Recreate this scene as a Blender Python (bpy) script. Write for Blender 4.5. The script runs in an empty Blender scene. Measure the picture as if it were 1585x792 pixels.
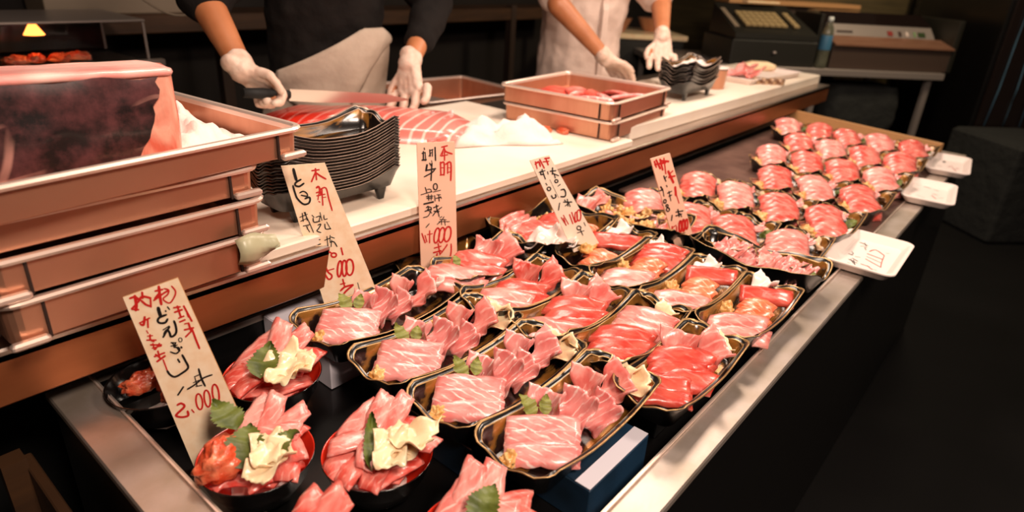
import bpy, math, random
from mathutils import Vector, Matrix, noise
# ------------------------------------------------------------------ camera, world, lights, exposure
# world frame: x runs along the counter, y across it towards the staff, z = 0 is the steel rim, floor at -0.8
S = bpy.context.scene
C = S.collection
PI = math.pi
FLOOR = -0.8
cam = bpy.data.objects.new('camera', bpy.data.cameras.new('camera')); C.objects.link(cam)
cam.matrix_world = Matrix(((0.64607556, 0.28250318, -0.70906863, 0), (-0.76125602, 0.30599245, -0.57171487, 0),
                           (0.05545838, 0.90915377, 0.41275149, 0.6), (0, 0, 0, 1)))
cam.data.sensor_width = 36; cam.data.lens = 22.746; cam.data.clip_start = .02
cam.data.dof.use_dof = True; cam.data.dof.focus_distance = 1.05; cam.data.dof.aperture_fstop = 3.2
S.camera = cam
S.view_settings.view_transform = 'Standard'; S.view_settings.look = 'None'
S.view_settings.gamma = 1; S.view_settings.use_curve_mapping = False
S.view_settings.exposure = 0.55
W = bpy.data.worlds.new('world'); S.world = W; W.use_nodes = True
W.node_tree.nodes['Background'].inputs[0].default_value = (1, .72, .55, 1)
W.node_tree.nodes['Background'].inputs[1].default_value = .012
def area(name, loc, target, size, power, col=(1, .79, .645), size_y=None):
    l = bpy.data.lights.new(name, 'AREA'); l.energy = power; l.color = col; l.size = size
    if size_y: l.shape = 'RECTANGLE'; l.size_y = size_y
    o = bpy.data.objects.new(name, l); C.objects.link(o); o.location = loc
    o.rotation_euler = (Vector(target)-Vector(loc)).to_track_quat('-Z', 'Y').to_euler()
    return o
def bulb(name, loc, power, col=(1, .76, .6), r=.05):
    l = bpy.data.lights.new(name, 'POINT'); l.energy = power; l.color = col; l.shadow_soft_size = r
    o = bpy.data.objects.new(name, l); C.objects.link(o); o.location = loc
    return o
LP = 1.0
area('counter_lamp', (.75, .95, 1.25), (.75, .72, 0), .35, 6.5*LP)
area('counter_lamp', (1.6, .95, 1.25), (1.6, .75, 0), .35, 8*LP)
area('counter_lamp', (2.5, .95, 1.25), (2.5, .75, 0), .35, 9.5*LP)
area('aisle_fill', (.1, -.55, 1.45), (.75, .8, 0), .35, 24*LP)  # added fill from the camera side, brightens price boards and tray faces
area('aisle_fill', (1.7, -.55, 1.45), (1.9, .7, 0), .35, 14*LP)  # added fill too, farther along the counter
area('kitchen_fill', (4.2, .4, 1.6), (4.8, 1.4, .2), .4, 17, (1, .8, .55))  # added fill that brightens the register and machine in the background
# ------------------------------------------------------------------ helpers
def rnd(a, b): return random.uniform(a, b)
def V(*a): return Vector(a)
class MB:
    def __init__(s): s.v = []; s.f = []; s.m = []; s.uv = []; s.sm = []
    def add(s, vs, fs, mi=0, smooth=False, uv=None):
        b = len(s.v); s.v += [tuple(p) for p in vs]
        for f in fs:
            s.f.append([i+b for i in f]); s.m.append(mi); s.sm.append(smooth)
        s.uv += list(uv) if uv else [(0, 0)]*len(vs)
        return s
    def box(s, c, d, rot=0, mi=0, tilt=None, bev=0):
        x, y, z = d[0]/2, d[1]/2, d[2]/2
        R = Matrix.Rotation(rot, 3, 'Z')
        if tilt is not None: R = R @ tilt
        if bev:
            b = min(bev, x*.9, y*.9, z*.9); vs = []; 
            prof = [(-z, b), (-z+b, 0), (z-b, 0), (z, b)]
            rings = []
            for zz, ins in prof:
                q = rrect(2*(x-ins), 2*(y-ins), max(b-ins*.3, .0004), 2)
                rings.append([R @ V(px, py, zz)+V(*c) for px, py in q])
            return s.loft(rings, mi=mi, cap0=True, cap1=True)
        vs = [R @ V(a*x, b*y, k*z)+V(*c) for a in (-1, 1) for b in (-1, 1) for k in (-1, 1)]
        return s.add(vs, [(0, 1, 3, 2), (4, 6, 7, 5), (0, 4, 5, 1), (2, 3, 7, 6), (0, 2, 6, 4), (1, 5, 7, 3)], mi)
    def loft(s, rings, mi=0, cap0=False, cap1=False, smooth=False, closed=True, mis=None):
        n = len(rings[0]); vs = [p for r in rings for p in r]; b = len(s.v)
        s.v += [tuple(p) for p in vs]; s.uv += [(0, 0)]*len(vs)
        for i in range(len(rings)-1):
            for j in range(n if closed else n-1):
                k = (j+1) % n
                s.f.append([b+i*n+j, b+i*n+k, b+(i+1)*n+k, b+(i+1)*n+j]); s.m.append(mis[i] if mis else mi); s.sm.append(smooth)
        if cap0: s.f.append([b+j for j in range(n)][::-1]); s.m.append(mi); s.sm.append(False)
        if cap1: s.f.append([b+(len(rings)-1)*n+j for j in range(n)]); s.m.append(mis[-1] if mis else mi); s.sm.append(False)
        return s
    def tube(s, pts, r, n=8, mi=0, cap=True):
        pts = [V(*p) for p in pts]; rings = []; up = V(0, 0, 1); prev = None
        for i, p in enumerate(pts):
            t = (pts[min(i+1, len(pts)-1)]-pts[max(i-1, 0)]).normalized()
            a = t.cross(up if prev is None else prev)
            if a.length < 1e-4: a = t.cross(V(1, 0, 0))
            a.normalize(); b = a.cross(t) if prev is None else a.cross(t)
            prev = b*-1 if False else up
            rr = r[i] if isinstance(r, (list, tuple)) else r
            rings.append([p+(a*math.cos(2*PI*k/n)+b*math.sin(2*PI*k/n))*rr for k in range(n)])
        return s.loft(rings, mi=mi, cap0=cap, cap1=cap, smooth=True)
    def lathe(s, prof, c=(0, 0, 0), n=40, mi=0, mis=None, smooth=True):
        rings = [[V(r*math.cos(2*PI*k/n), r*math.sin(2*PI*k/n), z)+V(*c) for k in range(n)] for r, z in prof]
        return s.loft(rings, mi=mi, mis=mis, cap0=True, cap1=True, smooth=smooth)
    def mesh(s, name, mats):
        me = bpy.data.meshes.new(name); me.from_pydata(s.v, [], s.f); 
        for m in (mats if isinstance(mats, (list, tuple)) else [mats]): me.materials.append(m)
        for p, m, k in zip(me.polygons, s.m, s.sm): p.material_index = m; p.use_smooth = k
        uvl = me.uv_layers.new(name='UVMap')
        for l in me.loops: uvl.data[l.index].uv = s.uv[l.vertex_index]
        me.validate(); me.update()
        return me
    def build(s, name, mats, parent=None, loc=None, rot=None):
        return link(name, s.mesh(name, mats), parent, loc, rot)
def link(name, me, parent=None, loc=None, rot=None):
    o = bpy.data.objects.new(name, me); C.objects.link(o)
    if parent: o.parent = parent
    if loc is not None: o.location = loc
    if rot is not None: o.rotation_euler = rot if isinstance(rot, (tuple, list)) or hasattr(rot, 'x') else (0, 0, rot)
    return o
def rrect(w, d, r, k=4):
    r = min(r, w/2*.999, d/2*.999); out = []
    for cx, cy, a0 in ((w/2-r, d/2-r, 0), (-w/2+r, d/2-r, PI/2), (-w/2+r, -d/2+r, PI), (w/2-r, -d/2+r, 1.5*PI)):
        for i in range(k+1):
            a = a0+PI/2*i/k; out.append((cx+r*math.cos(a), cy+r*math.sin(a)))
    return out
def rrect_dense(w, d, r, k=5, m=8):
    q = rrect(w, d, r, k); out = []; n = len(q)
    for i in range(n):
        a, b = q[i], q[(i+1) % n]; out.append(a)
        L = math.hypot(b[0]-a[0], b[1]-a[1])
        if L > max(w, d)*.25 or L > min(w, d)*.4:
            for j in range(1, m): out.append((a[0]+(b[0]-a[0])*j/m, a[1]+(b[1]-a[1])*j/m))
    return out
def tag(o, label=None, cat=None, group=None, kind=None):
    if label: o['label'] = label
    if cat: o['category'] = cat
    if group: o['group'] = group
    if kind: o['kind'] = kind
    return o
def thing(name, label, cat, loc=(0, 0, 0), rot=0, group=None):
    o = bpy.data.objects.new(name, None); C.objects.link(o); o.location = loc
    o.rotation_euler = rot if isinstance(rot, (tuple, list)) or hasattr(rot, 'x') else (0, 0, rot)
    return tag(o, label, cat, group)
def struct(name, mb, m):
    return tag(mb.build(name, m), kind='structure')
# ------------------------------------------------------------------ materials
def lin(h):
    c = [int(h[i:i+2], 16)/255 for i in (0, 2, 4)]
    return tuple([x/12.92 if x <= .04045 else ((x+.055)/1.055)**2.4 for x in c]+[1])
def mat(name, col, rough=.5, metal=0, coat=0, spec=.5, sss=0, emit=None, estr=0, alpha=1, trans=0):
    m = bpy.data.materials.new(name); m.use_nodes = True
    b = m.node_tree.nodes['Principled BSDF']
    b.inputs['Base Color'].default_value = lin(col) if isinstance(col, str) else col
    b.inputs['Roughness'].default_value = rough; b.inputs['Metallic'].default_value = metal
    b.inputs['Coat Weight'].default_value = coat; b.inputs['Coat Roughness'].default_value = .12
    b.inputs['Specular IOR Level'].default_value = spec
    if sss:
        b.inputs['Subsurface Weight'].default_value = sss; b.inputs['Subsurface Radius'].default_value = (1, .35, .25)
        b.inputs['Subsurface Scale'].default_value = .006
    if emit: b.inputs['Emission Color'].default_value = lin(emit); b.inputs['Emission Strength'].default_value = estr
    if trans: b.inputs['Transmission Weight'].default_value = trans
    return m
def nodes(m): return m.node_tree.nodes, m.node_tree.links, m.node_tree.nodes['Principled BSDF']
def noise_mix(m, c2, scale=8, lo=.4, hi=.6, detail=4, coord='Object', stretch=(1, 1, 1), dist=0, rough2=None, metal2=None):
    N, L, b = nodes(m)
    tc = N.new('ShaderNodeTexCoord'); mp = N.new('ShaderNodeMapping'); mp.inputs['Scale'].default_value = stretch
    nz = N.new('ShaderNodeTexNoise'); nz.inputs['Scale'].default_value = scale; nz.inputs['Detail'].default_value = detail
    nz.inputs['Distortion'].default_value = dist
    L.new(tc.outputs[coord], mp.inputs[0]); L.new(mp.outputs[0], nz.inputs['Vector'])
    r = N.new('ShaderNodeValToRGB'); r.color_ramp.elements[0].position = lo; r.color_ramp.elements[1].position = hi
    r.color_ramp.elements[0].color = b.inputs['Base Color'].default_value[:]; r.color_ramp.elements[1].color = lin(c2)
    L.new(nz.outputs['Fac'], r.inputs[0]); L.new(r.outputs[0], b.inputs['Base Color'])
    if rough2 is not None or metal2 is not None:
        r2 = N.new('ShaderNodeMapRange'); r2.inputs[1].default_value = lo; r2.inputs[2].default_value = hi
        L.new(nz.outputs['Fac'], r2.inputs[0])
        if metal2 is not None:
            r2.inputs[3].default_value = b.inputs['Metallic'].default_value; r2.inputs[4].default_value = metal2
            L.new(r2.outputs[0], b.inputs['Metallic'])
    return m
def bump(m, scale=60, strength=.3, dist=.002, stretch=(1, 1, 1), coord='Object', detail=4):
    N, L, b = nodes(m)
    tc = N.new('ShaderNodeTexCoord'); mp = N.new('ShaderNodeMapping'); mp.inputs['Scale'].default_value = stretch
    nz = N.new('ShaderNodeTexNoise'); nz.inputs['Scale'].default_value = scale; nz.inputs['Detail'].default_value = detail
    bp = N.new('ShaderNodeBump'); bp.inputs['Strength'].default_value = strength; bp.inputs['Distance'].default_value = dist
    L.new(tc.outputs[coord], mp.inputs[0]); L.new(mp.outputs[0], nz.inputs['Vector'])
    L.new(nz.outputs['Fac'], bp.inputs['Height']); L.new(bp.outputs[0], b.inputs['Normal'])
    return m
def meat(name, base, pale, vein, veins=.5, vscale=3.2, rough=.3):
    m = mat(name, base, rough, coat=.35, sss=.18)
    N, L, b = nodes(m)
    uv = N.new('ShaderNodeUVMap'); uv.uv_map = 'UVMap'
    oi = N.new('ShaderNodeObjectInfo'); cb = N.new('ShaderNodeCombineXYZ'); ml = N.new('ShaderNodeMath'); ml.operation = 'MULTIPLY'; ml.inputs[1].default_value = 37
    L.new(oi.outputs['Random'], ml.inputs[0]); L.new(ml.outputs[0], cb.inputs[2])
    va = N.new('ShaderNodeVectorMath'); L.new(uv.outputs[0], va.inputs[0]); L.new(cb.outputs[0], va.inputs[1])
    wv = N.new('ShaderNodeTexWave'); wv.inputs['Scale'].default_value = vscale; wv.inputs['Distortion'].default_value = 3.2
    wv.inputs['Detail'].default_value = 2; wv.inputs['Detail Scale'].default_value = 1.2; wv.bands_direction = 'DIAGONAL'
    L.new(va.outputs[0], wv.inputs['Vector'])
    nz = N.new('ShaderNodeTexNoise'); nz.inputs['Scale'].default_value = 1.4; nz.inputs['Detail'].default_value = 3
    L.new(va.outputs[0], nz.inputs['Vector'])
    r1 = N.new('ShaderNodeValToRGB'); e = r1.color_ramp.elements; e[0].position = .36; e[1].position = .68; e[0].color = lin(base); e[1].color = lin(pale)
    L.new(nz.outputs['Fac'], r1.inputs[0])
    r2 = N.new('ShaderNodeValToRGB'); e = r2.color_ramp.elements; e[0].position = .8; e[1].position = .97
    e[0].color = (0, 0, 0, 1); e[1].color = (veins, veins, veins, 1)
    L.new(wv.outputs['Fac'], r2.inputs[0])
    n3 = N.new('ShaderNodeTexNoise'); n3.inputs['Scale'].default_value = 2.1; n3.inputs['Detail'].default_value = 2; L.new(va.outputs[0], n3.inputs['Vector'])
    mr = N.new('ShaderNodeMapRange'); mr.inputs[1].default_value = .40; mr.inputs[2].default_value = .62; L.new(n3.outputs['Fac'], mr.inputs[0])
    mm = N.new('ShaderNodeMath'); mm.operation = 'MULTIPLY'; L.new(mr.outputs[0], mm.inputs[0]); L.new(r2.outputs[0], mm.inputs[1])
    mx = N.new('ShaderNodeMix'); mx.data_type = 'RGBA'; mx.inputs[7].default_value = lin(vein)
    L.new(mm.outputs[0], mx.inputs[0]); L.new(r1.outputs[0], mx.inputs[6])
    L.new(mx.outputs[2], b.inputs['Base Color'])
    bp = N.new('ShaderNodeBump'); bp.inputs['Strength'].default_value = .35; bp.inputs['Distance'].default_value = .0012
    n2 = N.new('ShaderNodeTexNoise'); n2.inputs['Scale'].default_value = 7; n2.inputs['Detail'].default_value = 3; L.new(va.outputs[0], n2.inputs['Vector'])
    L.new(n2.outputs['Fac'], bp.inputs['Height']); L.new(bp.outputs[0], b.inputs['Normal'])
    return m
M = {}
M['tuna'] = meat('tuna_flesh', 'CE453A', 'E88A7E', 'F6BCB0', .5, 1.1)
M['redtuna'] = meat('lean_tuna_flesh', 'C2382C', 'DA6050', 'EE9A8E', .35, .9)
M['toro'] = meat('fatty_tuna_flesh', 'E07C78', 'EEA6A0', 'FBE0D8', .9, 1.3)
M['pinktuna'] = meat('medium_fatty_tuna_flesh', 'DE6E66', 'F0A89E', 'FACEC4', .6, 1.1)
M['salmon'] = meat('salmon_flesh', 'E2603A', 'F08C66', 'FAC8A8', .8, 1.6)
M['chop'] = bump(noise_mix(mat('chopped_tuna', 'D2502E', .3, coat=.6, sss=.2), 'EC8A64', 45, .4, .62), 90, .8, .004)
M['squid'] = mat('squid_white', 'F8E4DC', .3, coat=.3, sss=.2)
M['ginger'] = noise_mix(mat('pickled_ginger', 'F4DCB4', .35, coat=.3, sss=.25), 'F0CCA4', 30, .4, .7)
M['gold_food'] = bump(noise_mix(mat('fried_topping', 'C88838', .45, coat=.3), 'F0C88A', 40, .35, .65), 80, .8, .004)
M['leaf'] = bump(noise_mix(mat('shiso_leaf', '3C4A18', .5), '66702C', 30, .35, .65), 60, .5, .002)
M['leaf2'] = noise_mix(mat('pale_green_leaf', '6E7430', .5), '949448', 30, .35, .65)
M['shell'] = noise_mix(mat('shell_brown', '6A4630', .4, coat=.3), 'D8B48E', 30, .4, .6)
M['tray'] = noise_mix(mat('lacquer_black_and_gold', '100A08', .22, coat=.5), 'A87232', 8, .49, .62, 6, 'Object', (1, 3, 2.2), 1.2, metal2=.55)
M['tray_out'] = mat('black_plastic', '0C0A0A', .28, coat=.3)
M['goldrim'] = mat('gold_rim', 'B08C5E', .35, metal=.6)
M['bowl_red'] = mat('red_lacquer', 'D8301C', .18, coat=.5)
M['bowl_black'] = mat('black_lacquer', '0E0908', .15, coat=.6)
M['steel'] = bump(noise_mix(mat('brushed_steel', 'B8A79C', .32, metal=1), 'D2C4BA', 5, .3, .7, 6, 'Object', (1, 6, 1)), 30, .12, .001, (1, 14, 1))
M['rimsteel'] = bump(noise_mix(mat('scratched_steel', 'B8A898', .42, metal=.75), 'CBBDB4', 14, .35, .65, 8), 160, .25, .0006, (1, 1, 1))
M['pansteel'] = bump(noise_mix(mat('tray_steel', 'D09C80', .36, metal=.75), 'BC8468', 4, .3, .7, 5, 'Object', (1, 5, 1)), 26, .15, .001, (1, 8, 1))  # warm tint puts reflections of red meat and wood into the steel colour
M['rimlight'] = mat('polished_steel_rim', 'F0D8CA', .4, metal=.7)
M['darkline'] = mat('dark_seam', '2A1812', .6)
M['board'] = noise_mix(mat('cutting_board_plastic', 'F0E2D2', .45, sss=0), 'E8D6C2', 5, .4, .7)
M['lip'] = bump(noise_mix(mat('bench_front_steel', 'A8653E', .38, metal=.6), '8C4E2C', 3, .3, .7, 5, 'Object', (1, 1, 6)), 20, .1, .001)  # orange tint puts the reflection of the fish into the steel colour
M['palerim'] = mat('pale_tray_edge', '9A8272', .35, metal=.3)
M['case_black'] = mat('black_case_panel', '070606', .35, coat=.2)
M['black'] = mat('matte_black', '060505', .7)
M['plate'] = bump(noise_mix(mat('brown_bed_plate', '6E524A', .4, metal=.5), '8C6C60', 10, .35, .65), 60, .2, .001)
M['foam'] = bump(mat('white_styrofoam', 'E6D6CE', .6, sss=0), 500, .15, .0004)
M['wood'] = noise_mix(mat('sign_wood', 'FBE4C6', .55), 'F4D4B0', 6, .35, .65, 3, 'Object', (9, 9, .8))
M['woodedge'] = mat('sign_wood_edge', 'B88858', .6)
M['paper_sign'] = noise_mix(mat('pink_sign_board', 'F4BEA2', .55), 'F8CCB2', 6, .35, .65)
M['red_ink'] = mat('red_ink', 'C81E1A', .5)
M['black_ink'] = mat('black_ink', '140C0A', .5)
M['pale_red_ink'] = mat('faded_red_ink', 'B83A34', .5)
M['grey_ink'] = mat('grey_ink', '1E1614', .5)
M['paperbox'] = mat('white_box_card', 'E6E0EA', .5)
M['bluebox'] = noise_mix(mat('blue_box_card', '10202E', .4, coat=.2), '1E3A54', 6, .4, .6)
M['skin'] = noise_mix(mat('skin', 'B9764E', .45, sss=.1), 'A8663F', 12, .35, .65)
M['glove'] = bump(noise_mix(mat('white_latex_glove', 'DEC4B4', .5, sss=.15), 'D0AE9C', 30, .35, .65), 45, .5, .004)
M['jacket'] = bump(noise_mix(mat('black_jacket', '120E0D', .9, spec=.2), '191412', 20, .3, .7), 14, .8, .012)
M['coat'] = bump(noise_mix(mat('white_coat', 'D6BFB2', .8), 'C8AFA2', 8, .3, .7), 9, .9, .014)
M['apron'] = bump(noise_mix(mat('apron_white', 'BCAA9A', .85), 'A08C7C', 6, .3, .7), 9, .9, .014)
M['hair'] = mat('dark_hair', '120C0A', .6)
M['trouser'] = mat('dark_trousers', '12100F', .85)
M['darkwood'] = noise_mix(mat('dark_wood', '3A2413', .6), '4C3018', 5, .3, .7, 5, 'Object', (1, 1, 8))
M['wall'] = noise_mix(mat('dark_wall', '150E0A', .8), '1E150E', 3, .3, .7)
M['floor'] = noise_mix(mat('dark_floor', '0C0A09', .75, spec=.2), '080706', 4, .3, .7)
M['wallg'] = noise_mix(mat('kitchen_wall_steel', '6E5F40', .45, metal=.4), '544A34', 3, .3, .7, 4, 'Object', (1, 1, 8))
M['knife'] = mat('knife_steel', 'D8CCC4', .2, metal=1)
M['glass'] = mat('clear_glass', 'FFFFFF', .04, trans=1); nodes(M['glass'])[2].inputs['IOR'].default_value = 1.1
M['white_paper'] = bump(mat('white_paper', 'EED4CC', .7), 40, .6, .006)
M['register'] = mat('register_black', '1A1812', .5)
M['grey_plastic'] = mat('grey_plastic', '8A7A68', .5)
M['keys'] = mat('register_keys', 'A08A62', .5)
M['silver'] = mat('silver_panel', 'A99D96', .35, metal=.6)
M['machine'] = mat('machine_brown_steel', '4A3B33', .45, metal=.3)
M['darkglass'] = mat('smoked_glass', '1A1210', .08, coat=1)
M['cloth_dark'] = bump(noise_mix(mat('dark_green_cloth', '151614', .9), '1C1D1A', 6, .3, .7), 10, 1, .02)
M['loin'] = None
# ------------------------------------------------------------------ structure
mb = MB(); mb.box((3.2, 1.5, FLOOR-.05), (9.5, 8.5, .1)); struct('floor', mb, M['floor'])
mb = MB(); mb.box((2.4, 3.35, .4), (7.9, .1, 2.4)); struct('wall_back', mb, M['wall'])
mb = MB(); mb.box((6.4, 1.6, .4), (.1, 6.5, 2.4)); struct('wall_far', mb, M['wallg'])
mb = MB(); mb.box((-1.5, 1.6, .4), (.1, 6.5, 2.4)); struct('wall_near', mb, M['wall'])
# display case ----------------------------------------------------
X0, X1, Y0, Y1 = .170, 3.12, .217, .985
t = thing('display_case', 'long black display case with scratched steel rim holding all the sashimi trays', 'display case', (X0, Y0, FLOOR))
def W2(o, base):                                   # geometry written in world numbers, re-expressed from its thing
    o.location = -Vector(base); return o
B0 = (X0, Y0, FLOOR)
mb = MB()
def ringquads(a, b, z, mbx, zt=.003):
    o4 = [(a[0], a[2]), (a[1], a[2]), (a[1], a[3]), (a[0], a[3])]; i4 = [(b[0], b[2]), (b[1], b[2]), (b[1], b[3]), (b[0], b[3])]
    rings = [[(x, y, z-.012) for x, y in o4], [(x, y, z-zt) for x, y in o4], [(x+s*.002, y+q*.002, z) for (x, y), s, q in zip(o4, (1, -1, -1, 1), (1, 1, -1, -1))],
             [(x, y, z) for x, y in i4], [(x, y, z-.012) for x, y in i4]]
    mbx.loft(rings)
ringquads((X0, X1, Y0, Y1), (.232, X1-.03, .272, Y1-.01), 0, mb)
W2(mb.build('steel_rim', M['rimsteel'], t), B0)
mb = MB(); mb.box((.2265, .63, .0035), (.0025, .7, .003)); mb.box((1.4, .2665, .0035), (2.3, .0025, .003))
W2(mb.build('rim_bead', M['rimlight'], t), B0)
mb = MB(); mb.box((1.66, .625, -.068), (2.88, .72, .012)); W2(mb.build('well_bottom', M['case_black'], t), B0)
mb = MB()
mb.box((.231, .63, -.04), (.003, .71, .06)); mb.box((1.66, .271, -.04), (2.86, .003, .06))
mb.box((1.66, .977, -.04), (2.86, .003, .06)); mb.box((3.092, .63, -.04), (.003, .71, .06))
W2(mb.build('well_side', M['case_black'], t), B0)
mb = MB(); mb.box((1.645, .230, -.406), (2.93, .016, .788)); W2(mb.build('front_panel', M['case_black'], t), B0)
mb = MB(); mb.box((.18, .6, -.406), (.016, .72, .788)); W2(mb.build('end_panel', M['case_black'], t), B0)
mb = MB(); mb.box((3.11, .6, -.406), (.016, .72, .788)); W2(mb.build('end_panel', M['case_black'], t), B0)
mb = MB(); mb.box((1.645, .9, -.406), (2.9, .016, .788)); W2(mb.build('back_panel', M['case_black'], t), B0)
# far raised edge strip
mb = MB()
a, b_ = V(3.155, .95, 0), V(2.985, .30, 0); d = (b_-a).normalized(); nn = V(-d.y, d.x, 0)
vs = []
for p in (a, b_):
    for q in (0, .022):
        for z in (0.0, .05): vs.append(p+nn*q+V(0, 0, z))
mb.add(vs, [(0, 1, 3, 2), (4, 6, 7, 5), (0, 4, 5, 1), (2, 3, 7, 6), (0, 2, 6, 4), (1, 5, 7, 3)])
fs = tag(mb.build('wooden_edge_strip', M['woodedge']), 'pale raised wooden strip closing the far end of the display case', 'edge strip')
# brown plate that the far trays stand on
mb = MB(); mb.box((2.36, .60, -.006), (1.44, .655, .009), bev=.002)
tag(mb.build('bed_plate', M['plate']), 'brown metal bed plate under the small far sashimi trays', 'bed plate')
for sx in (1.75, 2.36, 2.95):
    mb = MB(); mb.box((sx, .60, -.036), (.1, .6, .05), bev=.003)
    tag(mb.build('plate_support', M['black']), 'black block holding up the brown bed plate inside the case', 'support', 'supports under the bed plate')
# workbench --------------------------------------------------------
t = thing('workbench', 'steel workbench behind the display case, under the cutting boards', 'workbench', (1.6, .9, FLOOR)); B0 = (1.6, .9, FLOOR)
mb = MB(); mb.box((1.75, 1.26, .115), (3.7, .70, .02), bev=.003); W2(mb.build('bench_top', M['steel'], t), B0)
mb = MB(); mb.box((1.75, .918, .082), (3.7, .016, .075), bev=.003); W2(mb.build('front_lip', M['lip'], t), B0)
mb = MB(); mb.box((1.75, 1.3, -.3), (3.5, .04, .5)); W2(mb.build('back_panel', M['black'], t), B0)
for x in (-.03, 1.7, 3.5):
    for y in (1.02, 1.56):
        mb = MB(); mb.box((x, y, -.35), (.04, .04, .9)); W2(mb.build('leg', M['steel'], t), B0)
mb = MB(); mb.box((.93, 1.26, .135), (1.49, .68, .020), bev=.003)
tag(mb.build('cutting_board', M['board']), 'large cream cutting board under the tuna loin and the tray stack', 'cutting board')
mb = MB(); mb.box((2.65, 1.18, .147), (1.85, .44, .044), bev=.004)
tag(mb.build('cutting_board', M['board']), 'thick cream cutting board at the far end under the stacked bowls', 'cutting board')
# ------------------------------------------------------------------ steel pans
def pan_mesh(w, d, h, name='pan'):
    mb = MB(); r = .022
    def R(ins, z): return [(x, y, z) for x, y in rrect(w-2*ins, d-2*ins, max(r-ins, .006), 4)]
    rings = [R(.014, .0), R(.006, .004), R(.004, h-.008), R(-.004, h-.007), R(-.006, h-.003), R(-.003, h), R(.004, h), R(.007, h-.003), R(.008, h-.01), R(.010, .008), R(.018, .004)]
    mis = [0, 0, 1, 1, 1, 1, 1, 1, 0, 0]
    mb.loft(rings, mis=mis, cap0=True, cap1=True)
    return mb.mesh(name, [M['pansteel'], M['rimlight']])
def pan(label, c, dims, rot=0, group=None, straps=True):
    w, d, h = dims
    t = thing('steel_pan', label, 'steel tray', c, rot, group)
    link('pan_body', pan_mesh(w, d, h), t)
    if straps:
        for sx in (-1, 1):
            mb = MB(); mb.box((sx*(w/2-.045), -d/2+.0025, h*.5-.002), (.003, .004, h*.8))
            mb.build('corner_seam', M['darkline'], t)
            mb = MB(); mb.box((sx*(w/2-.022), -d/2-.0015, .006), (.042, .012, .01), bev=.003)
            mb.build('corner_lip', M['rimlight'], t)
            mb = MB(); mb.box((sx*(w/2-.0025), -d/2+.045, h*.5-.002), (.004, .003, h*.8))
            mb.build('corner_seam', M['darkline'], t)
    return t
pan('steel pan at the very bottom of the stack beside the wooden sign', (.292, 1.060, .1455), (.345, .40, .062), .035)
pan('steel pan second from the bottom of the left stack', (.2915, 1.056, .2085), (.352, .40, .054), .02)
pan('darker steel pan just below the pan that holds the tuna block', (.270, 1.062, .2635), (.39, .40, .046), .03)
pan('topmost steel pan of the left stack, holding the dark skinned tuna block', (.282, 1.045, .310), (.485, .42, .048), .11)
# scrap of translucent plastic on the corner
mb = MB()
vs = []; n = 6
for i in range(n+1):
    for j in range(n+1):
        u, v = i/n, j/n
        vs.append((.41+.062*u, .846-.012*math.sin(3*v)-.004*math.sin(7*u), .212-.042*v+.006*math.sin(5*u+2*v)+(.012*u if v > .5 else 0)))
mb.add(vs, [(i*(n+1)+j, (i+1)*(n+1)+j, (i+1)*(n+1)+j+1, i*(n+1)+j+1) for i in range(n) for j in range(n)], smooth=True)
o = mb.build('plastic_scrap', mat('greenish_plastic', 'B4B090', .35)); so = o.modifiers.new('s', 'SOLIDIFY'); so.thickness = .0015
tag(o, 'crumpled greenish plastic scrap hanging on the corner of the lowest pans', 'plastic scrap')
# tuna block --------------------------------------------------------
m = mat('tuna_skin', '43262C', .42, coat=.25)
N, L, b = nodes(m); tc = N.new('ShaderNodeTexCoord'); nz = N.new('ShaderNodeTexNoise'); nz.inputs['Scale'].default_value = 14; nz.inputs['Detail'].default_value = 10; nz.inputs['Roughness'].default_value = .7
L.new(tc.outputs['Object'], nz.inputs['Vector']); r = N.new('ShaderNodeValToRGB'); e = r.color_ramp.elements
e[0].position = .40; e[0].color = lin('180E0F'); e[1].position = .72; e[1].color = lin('7A4446'); L.new(nz.outputs['Fac'], r.inputs[0])
mask = N.new('ShaderNodeTexNoise'); mask.inputs['Scale'].default_value = 9; L.new(tc.outputs['Object'], mask.inputs['Vector'])
prev = r.outputs[0]
for rotv, scl, th in (((0, .12, 0), 5.5, .992), ((0, 1.25, 0), 3.3, .996)):
    mp = N.new('ShaderNodeMapping'); mp.inputs['Rotation'].default_value = rotv; L.new(tc.outputs['Object'], mp.inputs[0])
    wv = N.new('ShaderNodeTexWave'); wv.inputs['Scale'].default_value = scl; wv.inputs['Distortion'].default_value = 6; wv.inputs['Detail'].default_value = 3; wv.inputs['Detail Scale'].default_value = .7; wv.bands_direction = 'Z'
    L.new(mp.outputs[0], wv.inputs['Vector'])
    r2 = N.new('ShaderNodeValToRGB'); e = r2.color_ramp.elements; e[0].position = th-.02; e[0].color = (0, 0, 0, 1); e[1].position = th; e[1].color = (.6, .6, .6, 1); L.new(wv.outputs['Fac'], r2.inputs[0])
    mr = N.new('ShaderNodeMapRange'); mr.inputs[1].default_value = .5; mr.inputs[2].default_value = .6; L.new(mask.outputs['Fac'], mr.inputs[0])
    mm = N.new('ShaderNodeMath'); mm.operation = 'MULTIPLY'; L.new(mr.outputs[0], mm.inputs[0]); L.new(r2.outputs[0], mm.inputs[1])
    mx = N.new('ShaderNodeMix'); mx.data_type = 'RGBA'; mx.inputs[7].default_value = lin('E8A898'); L.new(mm.outputs[0], mx.inputs[0]); L.new(prev, mx.inputs[6]); prev = mx.outputs[2]
L.new(prev, b.inputs['Base Color'])
M['tskin'] = m
M['tend'] = bump(noise_mix(mat('cut_tuna_end', 'DE6A54', .35, coat=.4, sss=.15), 'F4B49C', 9, .35, .62, 6, 'Object', (3, 3, 1), 1.5), 40, .5, .003, (4, 4, 1))
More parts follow.
